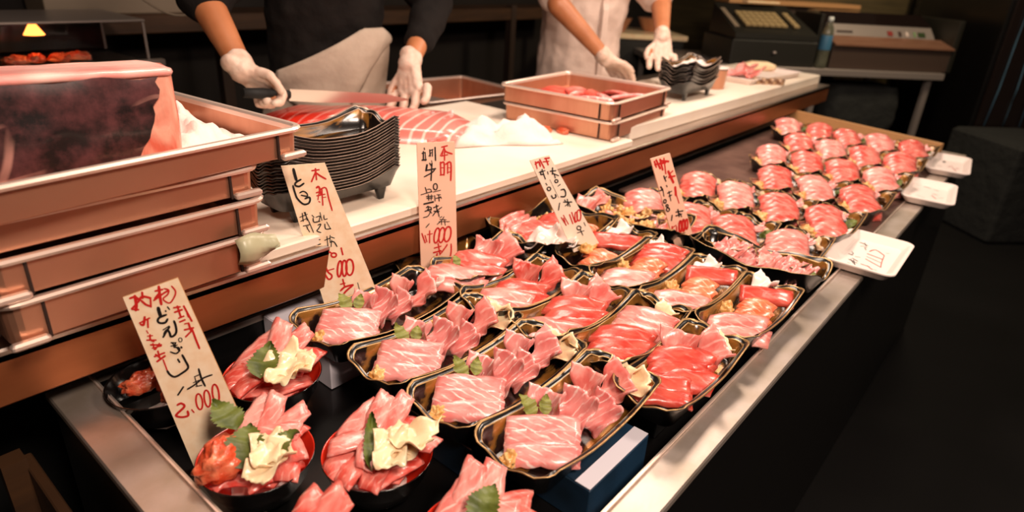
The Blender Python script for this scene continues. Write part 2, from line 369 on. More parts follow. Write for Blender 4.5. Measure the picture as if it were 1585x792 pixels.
M['ttop'] = noise_mix(mat('tuna_fat_edge', 'EE9A92', .35, coat=.4, sss=.2), 'FCD8CC', 10, .35, .65, 5, 'Object', (1, 1, 1))
t = thing('tuna_block', 'big dark skinned tuna block standing in the top steel pan', 'tuna block', (.22, 1.0, .315)); B0 = (.22, 1.0, .315)
mb = MB(); nx, nz_ = 26, 12; vs = []
XL, XR, ZB, ZT = .08, .372, .319, .442
for i in range(nx+1):
    for k in range(nz_+1):
        u, v = i/nx, k/nz_
        x = XL+(XR-.004-.050*(1-v)**1.6+.012*noise.noise(V(v*7, 3, 1))-XL)*u; z = ZB+(ZT+.005*(1-u)-ZB)*v-(.003+.005*noise.noise(V(u*6, 8, 1)))*(v == 1)
        y = .905+.003*(u**6)+.004*(abs(2*v-1)**4)+.003*noise.noise(V(x*30, z*30, 0))
        if u == 1: x += .004*noise.noise(V(z*60, 0, 2))
        vs.append((x, y, z))
mb.add(vs, [(i*(nz_+1)+k, (i+1)*(nz_+1)+k, (i+1)*(nz_+1)+k+1, i*(nz_+1)+k+1) for i in range(nx) for k in range(nz_)], smooth=True)
W2(mb.build('dark_skin', M['tskin'], t), B0)
mb = MB(); rings = []
for k in range(9):                                  # flesh body: lofted slab, right end bulges
    v = k/8; z = ZB+(ZT-ZB)*v
    rr = []
    for x, y in rrect_dense(.312, .085, .018, 4, 10):
        bulge = .006*math.sin(PI*v)+(.004*noise.noise(V(x*40, y*40, z*40)))
        zz = z + (.006 if v == 1 else 0)*(1-abs(y)/.05)
        rr.append((XL+.155+x*(1+bulge*3), 1.012-.057+y*(1-.04*(v-.5)), zz))
    rings.append(rr)
mb.loft(rings, cap0=True, smooth=True)
W2(mb.build('cut_flesh', M['tend'], t), B0)
mb = MB(); rings = []
for ins, z in ((.002, ZT-.004), (.0006, ZT+.000), (.002, ZT+.004), (.010, ZT+.006)):
    rings.append([(XL+.155+x+.002*noise.noise(V(x*60, y*60, z)), 0.953+y, z+(.006*(XR-XL-(x+.150))/.3)+.002*noise.noise(V(x*40, y*20, 5))) for x, y in rrect_dense(.316-2*ins, .090-2*ins, .016, 4, 12)])
mb.loft(rings, cap0=True, cap1=True, smooth=True)
W2(mb.build('fat_layer', M['ttop'], t), B0)
# crumpled white paper
def crumple(name, c, dims, m, seed, rot=0, amp=.35, n=22):
    mb = MB(); vs = []; w, d, h = dims
    for i in range(n+1):
        for j in range(n+1):
            u, v = 2*i/n-1, 2*j/n-1
            q = noise.noise(V(u*2.2+seed, v*2.2, seed)); q2 = noise.noise(V(u*5+seed, v*5, seed+4)); q3 = .6*noise.noise(V(u*9, v*9+seed, 1))
            e = max(0, 1-max(abs(u), abs(v))**4)
            z = h*max(0.03, (e*(.55+.9*q)+.35*q2*e+.12*q3))
            R = 1+amp*noise.noise(V(math.atan2(v, u)*1.3, seed, 2))
            vs.append((w/2*u*R, d/2*v*R, z))
    mb.add(vs, [(i*(n+1)+j, (i+1)*(n+1)+j, (i+1)*(n+1)+j+1, i*(n+1)+j+1) for i in range(n) for j in range(n)], smooth=True)
    o = mb.build(name, m, None, c, rot); so = o.modifiers.new('s', 'SOLIDIFY'); so.thickness = .0012; return o
tag(crumple('crumpled_paper', (.43, 1.05, .320), (.15, .24, .045), M['white_paper'], 3.1), 'crumpled white paper lying in the top pan beside the tuna block', 'paper')
# ------------------------------------------------------------------ lacquer serving trays
def tray_mesh(w, d, h=.036, wave=.010, feet=False, seed=0, name='tray', rim=None):
    """w along local x, d along local y"""
    mb = MB(); mbk = 10
    def R(ins, z, wv=0):
        out = []
        for x, y in rrect_dense(w-2*ins, d-2*ins, max(.026-ins*.6, .01), 5, mbk):
            u, v = x/(w/2), y/(d/2)
            zz = z
            if wv:
                c = (abs(u)**2.2)*(abs(v)**2.2)
                zz += wv*(c*1.5-.25*math.cos(PI*u)*(abs(v) > .8)-.3*math.cos(2.2*PI*v)*(abs(u) > .85)+.06*math.sin(31*u+seed))
            out.append((x*(1+.015*(1-v*v)), y*(1+.03*(1-u*u)), zz))
        return out
    H = h
    rings = [R(.022, 0), R(.017, .002), R(.007, H*.75, wave*.8), R(.000, H-.003, wave), R(-.001, H-.001, wave), R(.0008, H, wave),
             R(.0022, H-.0008, wave), R(.0050, H-.0045, wave), R(.0072, H-.003, wave), R(.0084, H-.004, wave), R(.0125, H*.7, wave*.7), R(.021, .006), R(.024, .0045)]
    mis = [1, 1, 1, 1, 2, 2, 1, 1, 2, 0, 0, 0]
    mb.loft(rings, mis=mis, cap0=True, cap1=False, smooth=True)
    n = len(rings[0]); b = len(mb.v)-n
    mb.f.append([b+j for j in range(n)]); mb.m.append(0); mb.sm.append(False)
    if feet:
        for sx in (-1, 1):
            for sy in (-1, 1):
                x, y = sx*(w/2-.045), sy*(d/2-.026)
                rg = [[(x+px*q, y+py*q, z) for px, py in rrect(.024, .016, .004, 2)] for q, z in ((.55, -.024), (1, 0.001), (1.1, .012))]
                mb.loft(rg, mi=1, cap0=True)
    return mb.mesh(name, [M['tray'], M['tray_out'], rim or M['goldrim']])
tray_cache = {}
def tray(name, label, c, w, d, rot=0, group=None, tilt=(0, 0)):
    k = (round(w, 3), round(d, 3), int(abs(c[0]*97)) % 3)
    if k not in tray_cache: tray_cache[k] = tray_mesh(w, d, wave=.016 if w < .26 else .012, seed=k[2]*2.1)
    o = link(name, tray_cache[k], None, c, (tilt[0], tilt[1], rot))
    return tag(o, label, 'tray', group)
ORD = ['zeroth', 'first', 'second', 'third', 'fourth', 'fifth', 'sixth', 'seventh', 'eighth', 'ninth', 'tenth']
# ------------------------------------------------------------------ fish pieces
def slice_mesh(L_, W_, T, arch=.0, skew=.0, side=0., seed=0, serr=0, nu=12, nv=6, taper=.25, name='slice'):
    """flat cut of fish: long axis x; arch bends it down at both ends, side droops the edges"""
    mb = MB(); top = []; bot = []; uvs = []
    for i in range(nu+1):
        for j in range(nv+1):
            u, v = 2*i/nu-1, 2*j/nv-1
            x = u*L_/2+skew*v*W_/2; y = v*W_/2*(1-taper*max(0, abs(u)-.35)**1.5*1.6)
            x += .0025*noise.noise(V(v*2.5, seed, u)); y += .003*noise.noise(V(u*2.5, seed+5, v))
            if serr and j == 0: y -= serr*(.5+.5*math.sin(i*2.1+seed))
            z = -arch*u*u-side*v*v+.002*noise.noise(V(u*2, v*2, seed+9))
            e = max(abs(u)**8, abs(v)**6); th = T*(1-.55*e)
            top.append((x, y, z+th/2)); bot.append((x*.99, y*.97, z-th/2)); uvs.append((u*L_/.1, v*W_/.05))
    n = nv+1; N_ = len(top)
    fs = []
    for i in range(nu):
        for j in range(nv):
            a = i*n+j; fs.append((a, a+n, a+n+1, a+1)); fs.append((N_+a, N_+a+1, N_+a+n+1, N_+a+n))
    per = [i*n for i in range(nu+1)]+[nu*n+j for j in range(1, n)]+[i*n+nv for i in range(nu-1, -1, -1)]+[j for j in range(nv-1, 0, -1)]
    for k in range(len(per)):
        a, b = per[k], per[(k+1) % len(per)]; fs.append((a, N_+a, N_+b, b))
    mb.add(top+bot, fs, smooth=True, uv=uvs+uvs)
    return mb
def fold_mesh(L_, W_, T, ang=1.1, flare=.3, seed=0, wav=.006, nu=12, nv=12):
    """thin sheet folded like a petal standing on its crease"""
    mb = MB(); A = []; Bt = []; uvs = []
    for i in range(nu+1):
        for j in range(nv+1):
            u, v = i/nu, 2*j/nv-1
            a = v*ang*(1+.25*math.sin(seed+3*u)); r = W_/2*(.55+flare*u)
            s = abs(v)
            x = u*L_-L_/2+.006*noise.noise(V(seed, v*3, u*2)); y = r*math.sin(a)*(1+.5*s); z = r*(1-math.cos(a))*1.25+L_*.18*u*u+wav*math.sin(9*u+4*v+seed)*s
            nrm = V(0, -math.sin(a), math.cos(a))
            th = T*(1-.5*s**6)
            A.append(V(x, y, z)+nrm*th/2); Bt.append(V(x, y, z)-nrm*th/2); uvs.append((u*L_/.05, v*W_/.05))
    n = nv+1; N_ = len(A); fs = []
    for i in range(nu):
        for j in range(nv):
            a = i*n+j; fs.append((a, a+n, a+n+1, a+1)); fs.append((N_+a, N_+a+1, N_+a+n+1, N_+a+n))
    per = [i*n for i in range(nu+1)]+[nu*n+j for j in range(1, n)]+[i*n+nv for i in range(nu-1, -1, -1)]+[j for j in range(nv-1, 0, -1)]
    for k in range(len(per)):
        a, b = per[k], per[(k+1) % len(per)]; fs.append((a, N_+a, N_+b, b))
    mb.add(A+Bt, fs, smooth=True, uv=uvs+uvs)
    return mb
def lump_mesh(w, d, h, seed=0, amp=.35, fr=2.6, nu=22, nv=14):
    mb = MB(); rings = []
    for i in range(nv+1):
        a = PI/2*(1-i/nv)**1.0; rr = []
        for j in range(nu):
            t_ = 2*PI*j/nu; p = V(math.cos(t_)*math.cos(a), math.sin(t_)*math.cos(a), math.sin(a))
            q = 1+amp*noise.noise(p*fr+V(seed, 0, 0))+.4*amp*noise.noise(p*fr*3+V(0, seed, 0))
            rr.append((p.x*w/2*q, p.y*d/2*q, p.z*h*q))
        rings.append(rr)
    mb.loft(rings, cap0=True, cap1=True, smooth=True); return mb
def leaf_mesh(L_, W_, seed=0, bend=.35, teeth=11):
    mb = MB(); n = teeth*2; vs = []; uvs = []
    cols = 5
    for i in range(n+1):
        u = i/n; half = W_/2*(math.sin(PI*min(1, u*.92+.08)**.75))*(1 if i % 2 else .82)
        for j in range(cols):
            v = 2*j/(cols-1)-1
            sl = .35*L_/n*(1 if i % 2 else 0)*abs(v)
            vs.append((u*L_+sl, half*v, bend*L_*u*(1-u)*1.2+abs(v)*W_*.14*(1+.5*math.sin(seed+7*u))+.002*math.sin(20*u+seed)))
            uvs.append((u, v))
    mb.add(vs, [(i*cols+j, (i+1)*cols+j, (i+1)*cols+j+1, i*cols+j+1) for i in range(n) for j in range(cols-1)], smooth=True, uv=uvs)
    return mb
CACHE = {}
def cached(kind, i):
    k = (kind, i)
    if k in CACHE: return CACHE[k]
    s = i*3.7+1
    if kind == 'nigiri_slice': me = slice_mesh(.094, .046, .0070, arch=.015, skew=.12*(i-1), side=.005, seed=s, taper=.5).mesh(kind, M['tuna'])
    elif kind == 'red_mound': me = slice_mesh(.094, .046, .0070, arch=.015, skew=.12*(i-1), side=.005, seed=s, taper=.5).mesh(kind, M['pinktuna'])
    elif kind == 'toro_slab': me = slice_mesh(.112, .036, .012, arch=.005, skew=.1, side=.001, seed=s, serr=.003, taper=.12).mesh(kind, M['toro'])
    elif kind == 'pink_slab': me = slice_mesh(.100, .040, .010, arch=.005, skew=.3, side=.001, seed=s, taper=.2).mesh(kind, M['pinktuna'])
    elif kind == 'red_slab': me = slice_mesh(.100, .046, .010, arch=.007, skew=.4, side=.002, seed=s, taper=.26).mesh(kind, M['redtuna'])
    elif kind == 'tuna_slab': me = slice_mesh(.100, .046, .009, arch=.007, skew=.35, side=.002, seed=s, taper=.26).mesh(kind, M['tuna'])
    elif kind == 'salmon_slab': me = slice_mesh(.062, .034, .009, arch=.008, skew=.3, side=.003, seed=s, taper=.26).mesh(kind, M['salmon'])
    elif kind == 'block_slab': me = slice_mesh(.092, .034, .014, arch=.002, skew=.1, side=.0, seed=s, taper=.05).mesh(kind, M['redtuna'])
    elif kind == 'toro_fold': me = fold_mesh(.062, .056, .0045, 1.15, .35, s).mesh(kind, M['toro'])
    elif kind == 'pink_fold': me = fold_mesh(.062, .060, .0045, 1.0, .4, s).mesh(kind, M['pinktuna'])
    elif kind == 'tuna_fold': me = fold_mesh(.064, .062, .0045, .95, .4, s).mesh(kind, M['tuna'])
    elif kind == 'ginger_fold': me = fold_mesh(.050, .052, .0022, .85, .35, s, .006).mesh(kind, M['ginger'])
    elif kind == 'squid_fold': me = fold_mesh(.052, .046, .004, 1.1, .5, s, .006).mesh(kind, M['squid'])
    elif kind == 'shrimp_fold': me = fold_mesh(.050, .036, .004, 1.0, .4, s, .003).mesh(kind, M['pinktuna'] if i % 2 else M['toro'])
    elif kind == 'gold_lump': me = lump_mesh(.040, .030, .018, s, .5).mesh(kind, M['gold_food'])
    elif kind == 'chop_lump': me = lump_mesh(.080, .052, .034, s, .35, 3.5).mesh(kind, M['chop'])
    elif kind == 'leaf': me = leaf_mesh(.075, .058, s).mesh(kind, M['leaf'])
    elif kind == 'small_leaf': me = leaf_mesh(.038, .026, s, teeth=7).mesh(kind, M['leaf2'])
    elif kind == 'shell': me = fold_mesh(.034, .030, .002, .9, .5, s, .003).mesh(kind, M['shell'])
    CACHE[k] = me; return me
INFO = {'nigiri_slice': ('tuna_slice', 'tuna slice'), 'red_mound': ('tuna_slice', 'tuna slice'), 'toro_slab': ('fatty_tuna_slice', 'tuna slice'), 'pink_slab': ('pink_tuna_slice', 'tuna slice'),
        'red_slab': ('tuna_slice', 'tuna slice'), 'tuna_slab': ('tuna_slice', 'tuna slice'), 'salmon_slab': ('salmon_slice', 'salmon slice'), 'block_slab': ('tuna_slice', 'tuna slice'),
        'toro_fold': ('folded_fatty_tuna_slice', 'tuna slice'), 'pink_fold': ('folded_tuna_slice', 'tuna slice'), 'tuna_fold': ('folded_tuna_slice', 'tuna slice'),
        'ginger_fold': ('pickled_ginger', 'pickled ginger'), 'squid_fold': ('squid_slice', 'squid'), 'shrimp_fold': ('shrimp', 'shrimp'), 'gold_lump': ('golden_topping', 'topping'),
        'chop_lump': ('chopped_tuna', 'chopped tuna'), 'leaf': ('shiso_leaf', 'leaf'), 'small_leaf': ('green_leaf', 'leaf'), 'shell': ('shellfish', 'shellfish')}
def food(kind, var, c, rot, label, group=None, s=1.0):
    nm, cat = INFO[kind]
    o = link(nm, cached(kind, var), None, c, rot)
    if s != 1: o.scale = (s, s, s) if not isinstance(s, tuple) else s
    return tag(o, label, cat, group)
SIGN_N=(-0.50331,-0.85562,0.12079);SIGN_X=(0.86193,-0.50702,0.00000);SIGN_Y=(0.06124,0.10412,0.99268)
SIGNS={
 'A':((0.268, 0.7577, -0.0588),[(0.0, 0.0), (78.7, 19.7), (15.4, 275.6), (-48.3, 256.9)],{
  'red':[(2.3,[(-40.7,254.8),(-34.6,256.1),(-31.0,251.1)]),(3.0,[(-34.9,257.4),(-34.9,246.3),(-36.6,238.5)]),(2.4,[(-40.5,241.0),(-31.7,249.8)]),(2.4,[(-40.1,240.3),(-33.8,238.9)]),(2.6,[(-26.3,261.0),(-26.8,253.8)]),(2.4,[(-30.9,251.7),(-26.5,255.8),(-18.2,252.8)]),(2.2,[(-28.8,250.8),(-24.7,245.0),(-19.7,241.8)]),(2.2,[(-18.2,252.8),(-19.3,241.1)]),(2.8,[(-7.0,266.7),(-7.5,254.9),(-7.4,242.9)]),(2.4,[(-11.5,261.3),(-3.7,262.4)]),(2.0,[(-14.9,249.1),(-3.3,257.0),(2.7,260.3)]),(3.1,[(-12.9,251.6),(-8.9,256.4)]),(1.6,[(-1.4,263.4),(3.3,260.9),(1.4,255.2),(-4.2,250.5),(-2.5,246.4),(2.7,243.7),(8.8,251.7),(10.8,258.8),(7.3,265.8)]),(2.2,[(6.2,236.6),(13.1,237.1)]),(2.5,[(6.6,230.5),(14.8,232.8)]),(2.5,[(10.4,238.1),(12.4,223.0)]),(2.0,[(10.0,221.9),(15.9,223.9)]),(2.3,[(10.4,216.4),(16.3,218.4)]),(2.5,[(17.6,237.2),(24.1,216.0)]),(1.6,[(19.5,230.2),(20.8,221.9)]),(1.8,[(15.7,213.0),(20.3,213.7)]),(2.5,[(14.6,204.8),(24.6,206.2)]),(2.7,[(20.2,212.4),(21.4,203.9)]),(2.3,[(14.6,195.1),(22.4,202.4)]),(2.1,[(23.2,204.4),(25.6,190.8),(28.5,176.3)]),(2.0,[(-34.7,221.0),(-23.0,226.2)]),(2.4,[(-28.2,228.2),(-30.8,217.8),(-33.9,218.9)]),(2.2,[(-25.3,225.1),(-26.4,213.8)]),(1.5,[(-28.7,209.4),(-27.5,205.8)]),(1.6,[(-28.6,201.9),(-23.1,201.8)]),(2.0,[(-29.9,196.6),(-20.1,195.2)]),(1.8,[(-25.6,203.5),(-26.0,196.7),(-22.5,193.5)]),(2.0,[(-25.9,189.2),(-15.5,187.6)]),(1.8,[(-24.0,190.9),(-23.5,182.6)]),(2.0,[(-16.8,189.9),(-22.4,182.4)]),(2.4,[(-26.5,189.3),(-15.1,187.6)]),(1.9,[(-25.3,184.6),(-15.3,186.2)]),(2.4,[(-24.5,172.5),(-13.0,176.0)]),(2.2,[(-19.9,179.3),(-18.9,168.6)]),(2.7,[(-22.4,165.3),(-13.0,171.5)]),(2.2,[(-22.9,175.2),(-17.7,168.4)]),(1.8,[(-15.5,166.5),(-12.8,150.0)]),(2.5,[(-7.5,98.8),(-2.9,100.3),(0.3,94.9),(-9.2,86.2),(-10.9,82.5),(-4.2,79.6),(3.0,80.6),(3.2,87.1)]),(1.8,[(8.5,88.5),(10.5,84.1)]),(1.9,[(18.9,110.7),(20.8,109.1),(22.2,104.7),(22.7,98.7),(22.1,92.7),(20.7,88.3),(18.7,86.7),(16.8,88.4),(15.4,92.8),(15.0,98.8),(15.6,104.8),(17.0,109.1),(18.9,110.7)]),(1.9,[(29.0,114.5),(30.8,112.8),(32.1,108.2),(32.6,101.8),(32.1,95.3),(30.7,90.6),(28.9,88.9),(27.1,90.7),(25.8,95.4),(25.4,101.8),(25.9,108.2),(27.2,112.8),(29.0,114.5)]),(2.0,[(40.1,121.4),(42.0,119.5),(43.5,114.3),(44.0,107.1),(43.5,99.8),(42.0,94.5),(40.1,92.6),(38.1,94.6),(36.7,99.9),(36.2,107.1),(36.7,114.3),(38.1,119.5),(40.1,121.4)])],
  'black':[(2.2,[(-12.8,150.0),(-10.4,144.2),(-5.3,140.3),(2.7,143.6),(11.8,150.7),(9.9,161.1),(7.3,169.9)]),(1.5,[(-3.9,184.5),(3.0,185.0)]),(1.6,[(-5.6,176.4),(0.2,173.3),(4.4,176.5),(2.0,182.1)]),(1.6,[(-2.1,188.8),(1.0,183.8)]),(2.0,[(7.5,181.6),(8.1,180.6)]),(2.2,[(1.6,164.6),(2.9,160.6)]),(1.7,[(7.3,120.0),(16.2,124.8),(28.1,133.1),(38.9,136.1)]),(2.0,[(24.1,147.2),(25.6,133.5),(28.7,121.1)]),(1.4,[(18.1,134.8),(19.1,122.0)]),(1.4,[(17.6,136.5),(23.7,138.6)]),(1.4,[(17.8,122.2),(24.9,122.6)]),(1.1,[(15.3,128.2),(22.7,130.9)]),(2.1,[(2.7,124.0),(-5.0,113.5)]),(3.3,[(-11.3,238.7),(-11.0,232.7),(-10.1,227.2)]),(2.2,[(-3.8,228.4),(-12.0,225.4),(-14.3,221.0),(-11.9,218.0),(-6.3,217.9),(-3.0,222.2)]),(1.8,[(-3.7,233.8),(-3.4,233.1)]),(1.5,[(-0.8,238.8),(1.0,235.2)]),(2.0,[(-2.2,211.2),(-6.9,205.0),(-11.2,198.1)]),(2.2,[(-9.5,202.6),(-5.5,207.6),(-3.2,203.1),(-2.3,197.5),(2.5,199.6),(4.9,204.8),(4.9,213.0),(3.9,218.6)]),(1.3,[(-9.9,208.2),(-2.5,212.6)]),(0.9,[(8.1,194.4),(9.1,193.9),(9.7,192.8),(9.8,191.4),(9.4,190.0),(8.5,189.1),(7.4,188.9),(6.5,189.4),(5.9,190.5),(5.8,191.9),(6.2,193.3),(7.1,194.2),(8.1,194.4)]),(1.5,[(-3.3,189.3),(2.2,188.5)]),(1.4,[(2.2,188.5),(-0.8,182.7),(4.7,181.2),(5.2,176.2)]),(1.4,[(7.0,180.9),(7.4,180.2)])],
 }),
 'B':((0.5927, 0.9033, -0.0055),[(0.0, 0.0), (90.9, 35.3), (15.1, 277.8), (-56.2, 275.4)],{
  'red':[(2.6,[(-7.0,265.5),(4.3,266.7)]),(2.7,[(-1.2,268.6),(-0.9,250.0)]),(2.7,[(-1.6,262.8),(-9.2,247.1)]),(2.4,[(-0.1,261.0),(5.2,256.5),(14.5,250.1)]),(2.6,[(-2.0,235.6),(2.1,237.1),(4.4,223.2)]),(2.3,[(-2.7,227.0),(3.1,228.4)]),(2.1,[(-2.2,221.8),(11.0,223.7)]),(2.4,[(6.8,233.4),(6.3,204.8)]),(2.1,[(3.4,231.9),(13.4,234.7),(17.0,215.5),(21.3,194.2)]),(2.0,[(0.3,211.3),(1.8,210.3)]),(1.6,[(6.5,217.9),(12.2,218.4)]),(2.0,[(-1.1,214.9),(3.6,235.3)]),(2.3,[(-13.1,115.3),(-7.6,115.8),(-12.9,105.4)]),(2.4,[(-5.0,114.5),(-0.4,115.1),(-2.0,106.3)]),(2.4,[(-0.6,113.1),(9.0,119.2),(14.3,116.7)]),(2.4,[(18.9,116.3),(21.0,115.6),(22.6,114.0),(23.0,111.9),(22.3,110.0),(20.6,108.7),(18.4,108.4),(16.2,109.1),(14.7,110.7),(14.2,112.8),(15.0,114.7),(16.7,116.0),(18.9,116.3)]),(2.8,[(32.3,124.1),(34.3,111.9)]),(2.7,[(2.6,92.9),(6.4,81.4),(12.4,74.7),(11.1,68.8),(5.5,68.3),(-0.9,82.2)]),(2.2,[(3.8,83.7),(16.9,86.4)]),(2.8,[(29.2,100.3),(30.7,97.9),(31.3,92.2),(30.7,84.7),(29.1,77.3),(27.0,72.1),(24.8,70.4),(23.3,72.8),(22.8,78.6),(23.4,86.1),(25.0,93.5),(27.1,98.6),(29.2,100.3)]),(2.8,[(36.4,100.7),(38.3,98.5),(39.5,92.8),(39.6,85.2),(38.5,77.6),(36.7,72.2),(34.5,70.4),(32.6,72.6),(31.4,78.4),(31.4,86.0),(32.4,93.5),(34.2,98.8),(36.4,100.7)]),(2.8,[(45.8,101.8),(49.0,99.5),(51.0,93.7),(51.5,86.0),(50.1,78.5),(47.4,73.2),(44.0,71.4),(40.8,73.8),(38.8,79.6),(38.4,87.3),(39.7,94.8),(42.4,100.1),(45.8,101.8)]),(2.8,[(31.3,64.6),(33.4,52.0)]),(2.4,[(27.0,55.8),(34.6,57.0)]),(3.0,[(26.2,43.5),(34.2,49.8),(48.5,52.4)]),(3.0,[(48.5,51.4),(33.5,39.5),(30.1,29.5),(27.4,17.3)])],
  'black':[(3.8,[(-36.8,269.4),(-35.3,259.3),(-33.7,250.9)]),(2.5,[(-26.5,251.3),(-34.8,246.7),(-36.0,241.7),(-29.8,239.7),(-22.3,244.3)]),(2.5,[(-40.0,241.1),(-37.8,229.1),(-34.7,218.7),(-25.9,208.6),(-17.8,209.0),(-14.1,214.8),(-15.3,220.0),(-22.0,217.9)]),(1.8,[(-29.9,228.6),(-24.1,230.8),(-18.8,227.1),(-18.4,222.0),(-27.9,224.2)]),(1.4,[(-33.4,185.7),(-20.9,190.1)]),(1.6,[(-28.8,192.4),(-28.3,178.3)]),(1.6,[(-23.9,193.8),(-21.7,179.6)]),(1.3,[(-32.4,178.6),(-21.5,183.1)]),(1.3,[(-25.5,193.9),(-18.8,175.9),(-12.8,156.8)]),(1.5,[(-29.0,169.6),(-18.3,171.4)]),(1.5,[(-24.2,169.2),(-19.3,158.2)]),(1.1,[(-20.8,170.7),(-23.0,163.8)]),(1.5,[(-12.9,187.8),(-10.0,184.0)]),(1.5,[(-11.7,182.4),(-10.6,175.3),(-0.7,176.3)]),(1.3,[(-6.7,183.8),(-0.0,185.1),(-2.3,176.4)]),(1.3,[(0.5,192.1),(2.8,177.8)]),(1.3,[(6.7,186.4),(7.0,179.3),(12.0,179.8)]),(1.5,[(-4.5,169.5),(0.6,170.9),(-3.2,164.1),(-6.9,159.0),(-0.5,155.8)]),(1.5,[(7.2,170.4),(8.2,161.4),(16.6,161.7)]),(1.3,[(10.7,173.7),(16.5,160.8)]),(1.6,[(-17.7,138.2),(-12.0,129.9),(-4.0,128.3),(-1.1,130.9)]),(1.6,[(-11.0,143.5),(-2.9,142.9)]),(1.6,[(-7.2,146.1),(-8.1,134.5),(-2.6,135.0)]),(1.6,[(5.1,141.2),(14.4,144.3)]),(1.6,[(9.2,147.7),(9.7,130.0)]),(1.5,[(14.7,149.2),(14.0,138.5)]),(1.5,[(16.3,146.1),(21.6,143.7)]),(1.6,[(13.8,136.5),(20.3,137.0),(25.2,127.7)]),(1.5,[(16.8,140.2),(15.1,128.5)]),(1.0,[(57.3,55.6),(59.5,42.9),(61.6,29.0)])],
 }),
 'C':((0.8117, 0.8907, 0.0071),[(0.0, 0.0), (76.7, 3.5), (74.3, 268.2), (-1.3, 268.1)],{
  'red':[(2.9,[(47.9,258.4),(58.7,260.6)]),(2.3,[(53.2,258.2),(44.8,241.8)]),(2.7,[(52.3,256.5),(55.8,249.3),(68.4,244.4)]),(2.3,[(50.4,251.3),(48.5,242.5)]),(2.5,[(46.6,240.9),(59.3,243.0)]),(2.7,[(53.2,254.7),(52.8,232.6)]),(3.1,[(44.6,228.6),(45.0,203.6)]),(2.7,[(44.6,226.8),(51.8,227.4),(51.4,203.2)]),(2.0,[(45.3,217.9),(51.6,217.6)]),(2.7,[(44.1,203.6),(51.4,204.1)]),(2.9,[(59.1,226.2),(58.7,206.5)]),(2.9,[(55.4,224.5),(65.4,226.8),(64.9,191.7)]),(1.6,[(59.8,217.2),(64.4,217.0)]),(2.0,[(59.7,208.2),(64.3,208.9)]),(2.8,[(3.8,86.1),(9.7,66.7)]),(2.4,[(10.1,81.8),(13.4,68.3)]),(2.2,[(14.8,83.3),(24.9,84.4)]),(2.8,[(19.5,90.5),(18.9,65.9)]),(2.8,[(37.2,95.4),(39.3,92.7),(40.1,86.5),(39.2,78.5),(37.0,70.8),(34.0,65.6),(31.0,64.2),(28.9,66.9),(28.2,73.2),(29.0,81.2),(31.2,88.8),(34.2,94.0),(37.2,95.4)]),(2.8,[(47.4,95.6),(49.8,92.8),(50.7,86.6),(49.9,78.5),(47.6,70.9),(44.5,65.6),(41.3,64.2),(39.0,67.1),(38.1,73.4),(38.9,81.4),(41.2,89.0),(44.3,94.2),(47.4,95.6)]),(3.0,[(59.6,96.6),(62.5,93.6),(63.9,87.2),(63.3,79.2),(60.9,71.5),(57.3,66.4),(53.6,65.1),(50.7,68.1),(49.3,74.5),(50.0,82.6),(52.4,90.2),(55.9,95.3),(59.6,96.6)]),(3.0,[(36.6,62.5),(39.9,39.1)]),(2.8,[(28.9,53.6),(42.1,56.3)]),(3.4,[(26.8,44.1),(41.9,46.6)]),(2.5,[(41.8,40.8),(53.4,55.3),(55.3,59.0)]),(3.0,[(34.3,41.5),(30.2,26.4),(25.2,12.3)]),(2.5,[(26.1,13.2),(37.6,21.8),(39.3,11.8),(48.8,9.9),(58.5,21.7),(63.6,42.7),(63.8,59.2)])],
